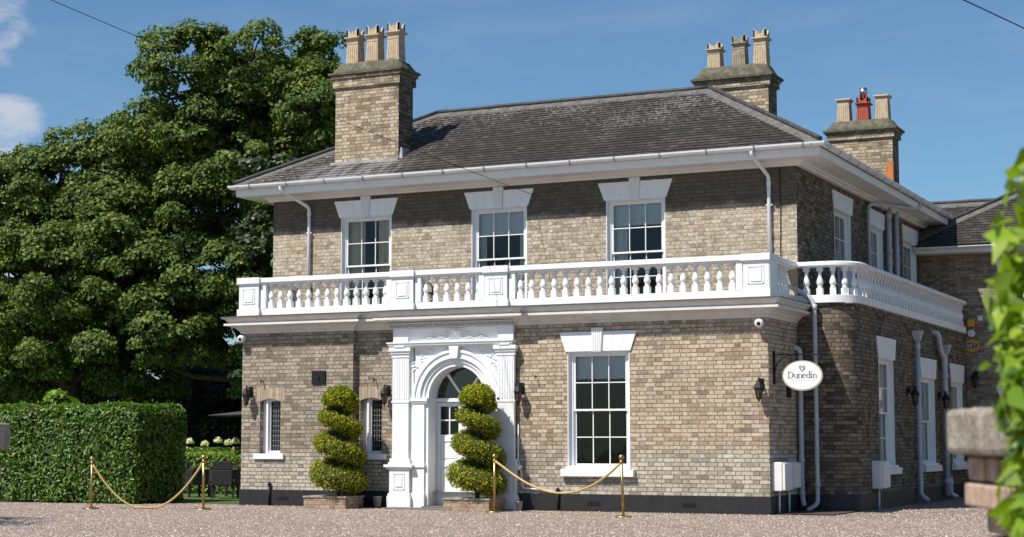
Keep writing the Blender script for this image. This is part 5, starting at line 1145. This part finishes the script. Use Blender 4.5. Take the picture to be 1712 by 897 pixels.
# ================================================================== FOREGROUND (gate piers and shrub, out of focus)
def camp(depth, right, z): p_ = CAM+FV*depth+RV*right; return (p_.x, p_.y, z)
def pier(O, U, L_, lbl, seed, front):
    rr = random.Random(seed); U = U.normalized(); Wd = Vector((U.y, -U.x, 0)); fr = Fr(O, U, Wd)
    t_ = thing('gate_pier', lbl, 'gate pier', tuple(O), 'weathered gate piers'); w = MB(fr)
    z = 1.252; ins = [.055, .042, .10, .088, .15, .145, .17, .16]; k = 0
    while z > .03:
        z0 = max(0, z-.070); i = ins[min(k, len(ins)-1)]; u = i*.6
        while u < L_-.05:
            l = rr.choice((.21, .10, .21)); u1 = min(L_-.02, u+l); w.box(u+rr.uniform(0, .008), u1-.01, -.44+rr.uniform(0, .01), -i+rr.uniform(-.012, .0), z0, z); u = u1
        z = z0-.010; k += 1
    w.build('brickwork', M['brick_red'], t_, bevel=.008)
    w = MB(fr); w.box(.16, L_-.03, -.40, -.185, 0, 1.25); w.build('mortar', M['mortar'], t_)
    w = MB(fr); n = 14; top, bot = [], []
    for a in range(n+1):
        u = L_*a/n; top.append((u, 1.392+rr.uniform(-.008, .010))); bot.append((u, 1.258+rr.uniform(-.004, .006)))
    w.prism(bot+top[::-1], -.50, .0); w.build('capstone', M['stone'], t_, bevel=.018)
pier(Vector(camp(5.42, 1.36, 0)), -FV*.99-RV*.05, 1.15, 'weathered stone-capped brick gate pier in the right foreground', 3, 1)
pier(Vector(camp(9.3, -2.69, 0)), -RV*.97+FV*.1, .6, 'stone-capped gate pier at the left edge of the picture', 9, -1)
# foreground laurel
t_ = thing('laurel_shrub', 'bright young laurel shrub at the right edge beside the gate pier', 'shrub', camp(4.2, 1.75, 0))
w = MB(); tips = []; base_ = Vector(camp(4.2, 1.75, 0))
for k in range(92):
    zt = rs.uniform(.78, 2.13); dp = rs.uniform(4.0, 4.5); lo = float(np.interp(zt, [.9, 1.15, 1.35, 1.5, 1.62, 1.75, 1.95, 2.12], [1.20, 1.17, 1.18, 1.14, 1.175, 1.16, 1.19, 1.24]))
    p1 = Vector(camp(dp, (lo+.065+rs.random()**1.3*.30)*dp/4.2, 1.3+(zt-1.3)*dp/4.9)); mid = base_.lerp(p1, .5)+Vector((0, 0, .25)); w.tube([tuple(base_), tuple(mid), tuple(p1)], [.012, .008, .004], 6); tips.append((base_, mid, p1))
w.build('stem', M['bark'], t_)
PS, NS = [], []
for p0, mid, p1 in tips:
    for k in range(44):
        s2 = 1-abs(rs.gauss(0, .16)); q = p0*(1-s2)**2+mid*2*s2*(1-s2)+p1*s2*s2; d = unit(1)[0]; q = q+Vector(d)*.08; PS.append(tuple(q)); NS.append(d+np.array([0, 0, .5]))
leafcloud('leaves', PS, NS, .108, M['leaf_fore'], t_, aspect=.42, jit=.3, fold=.12)
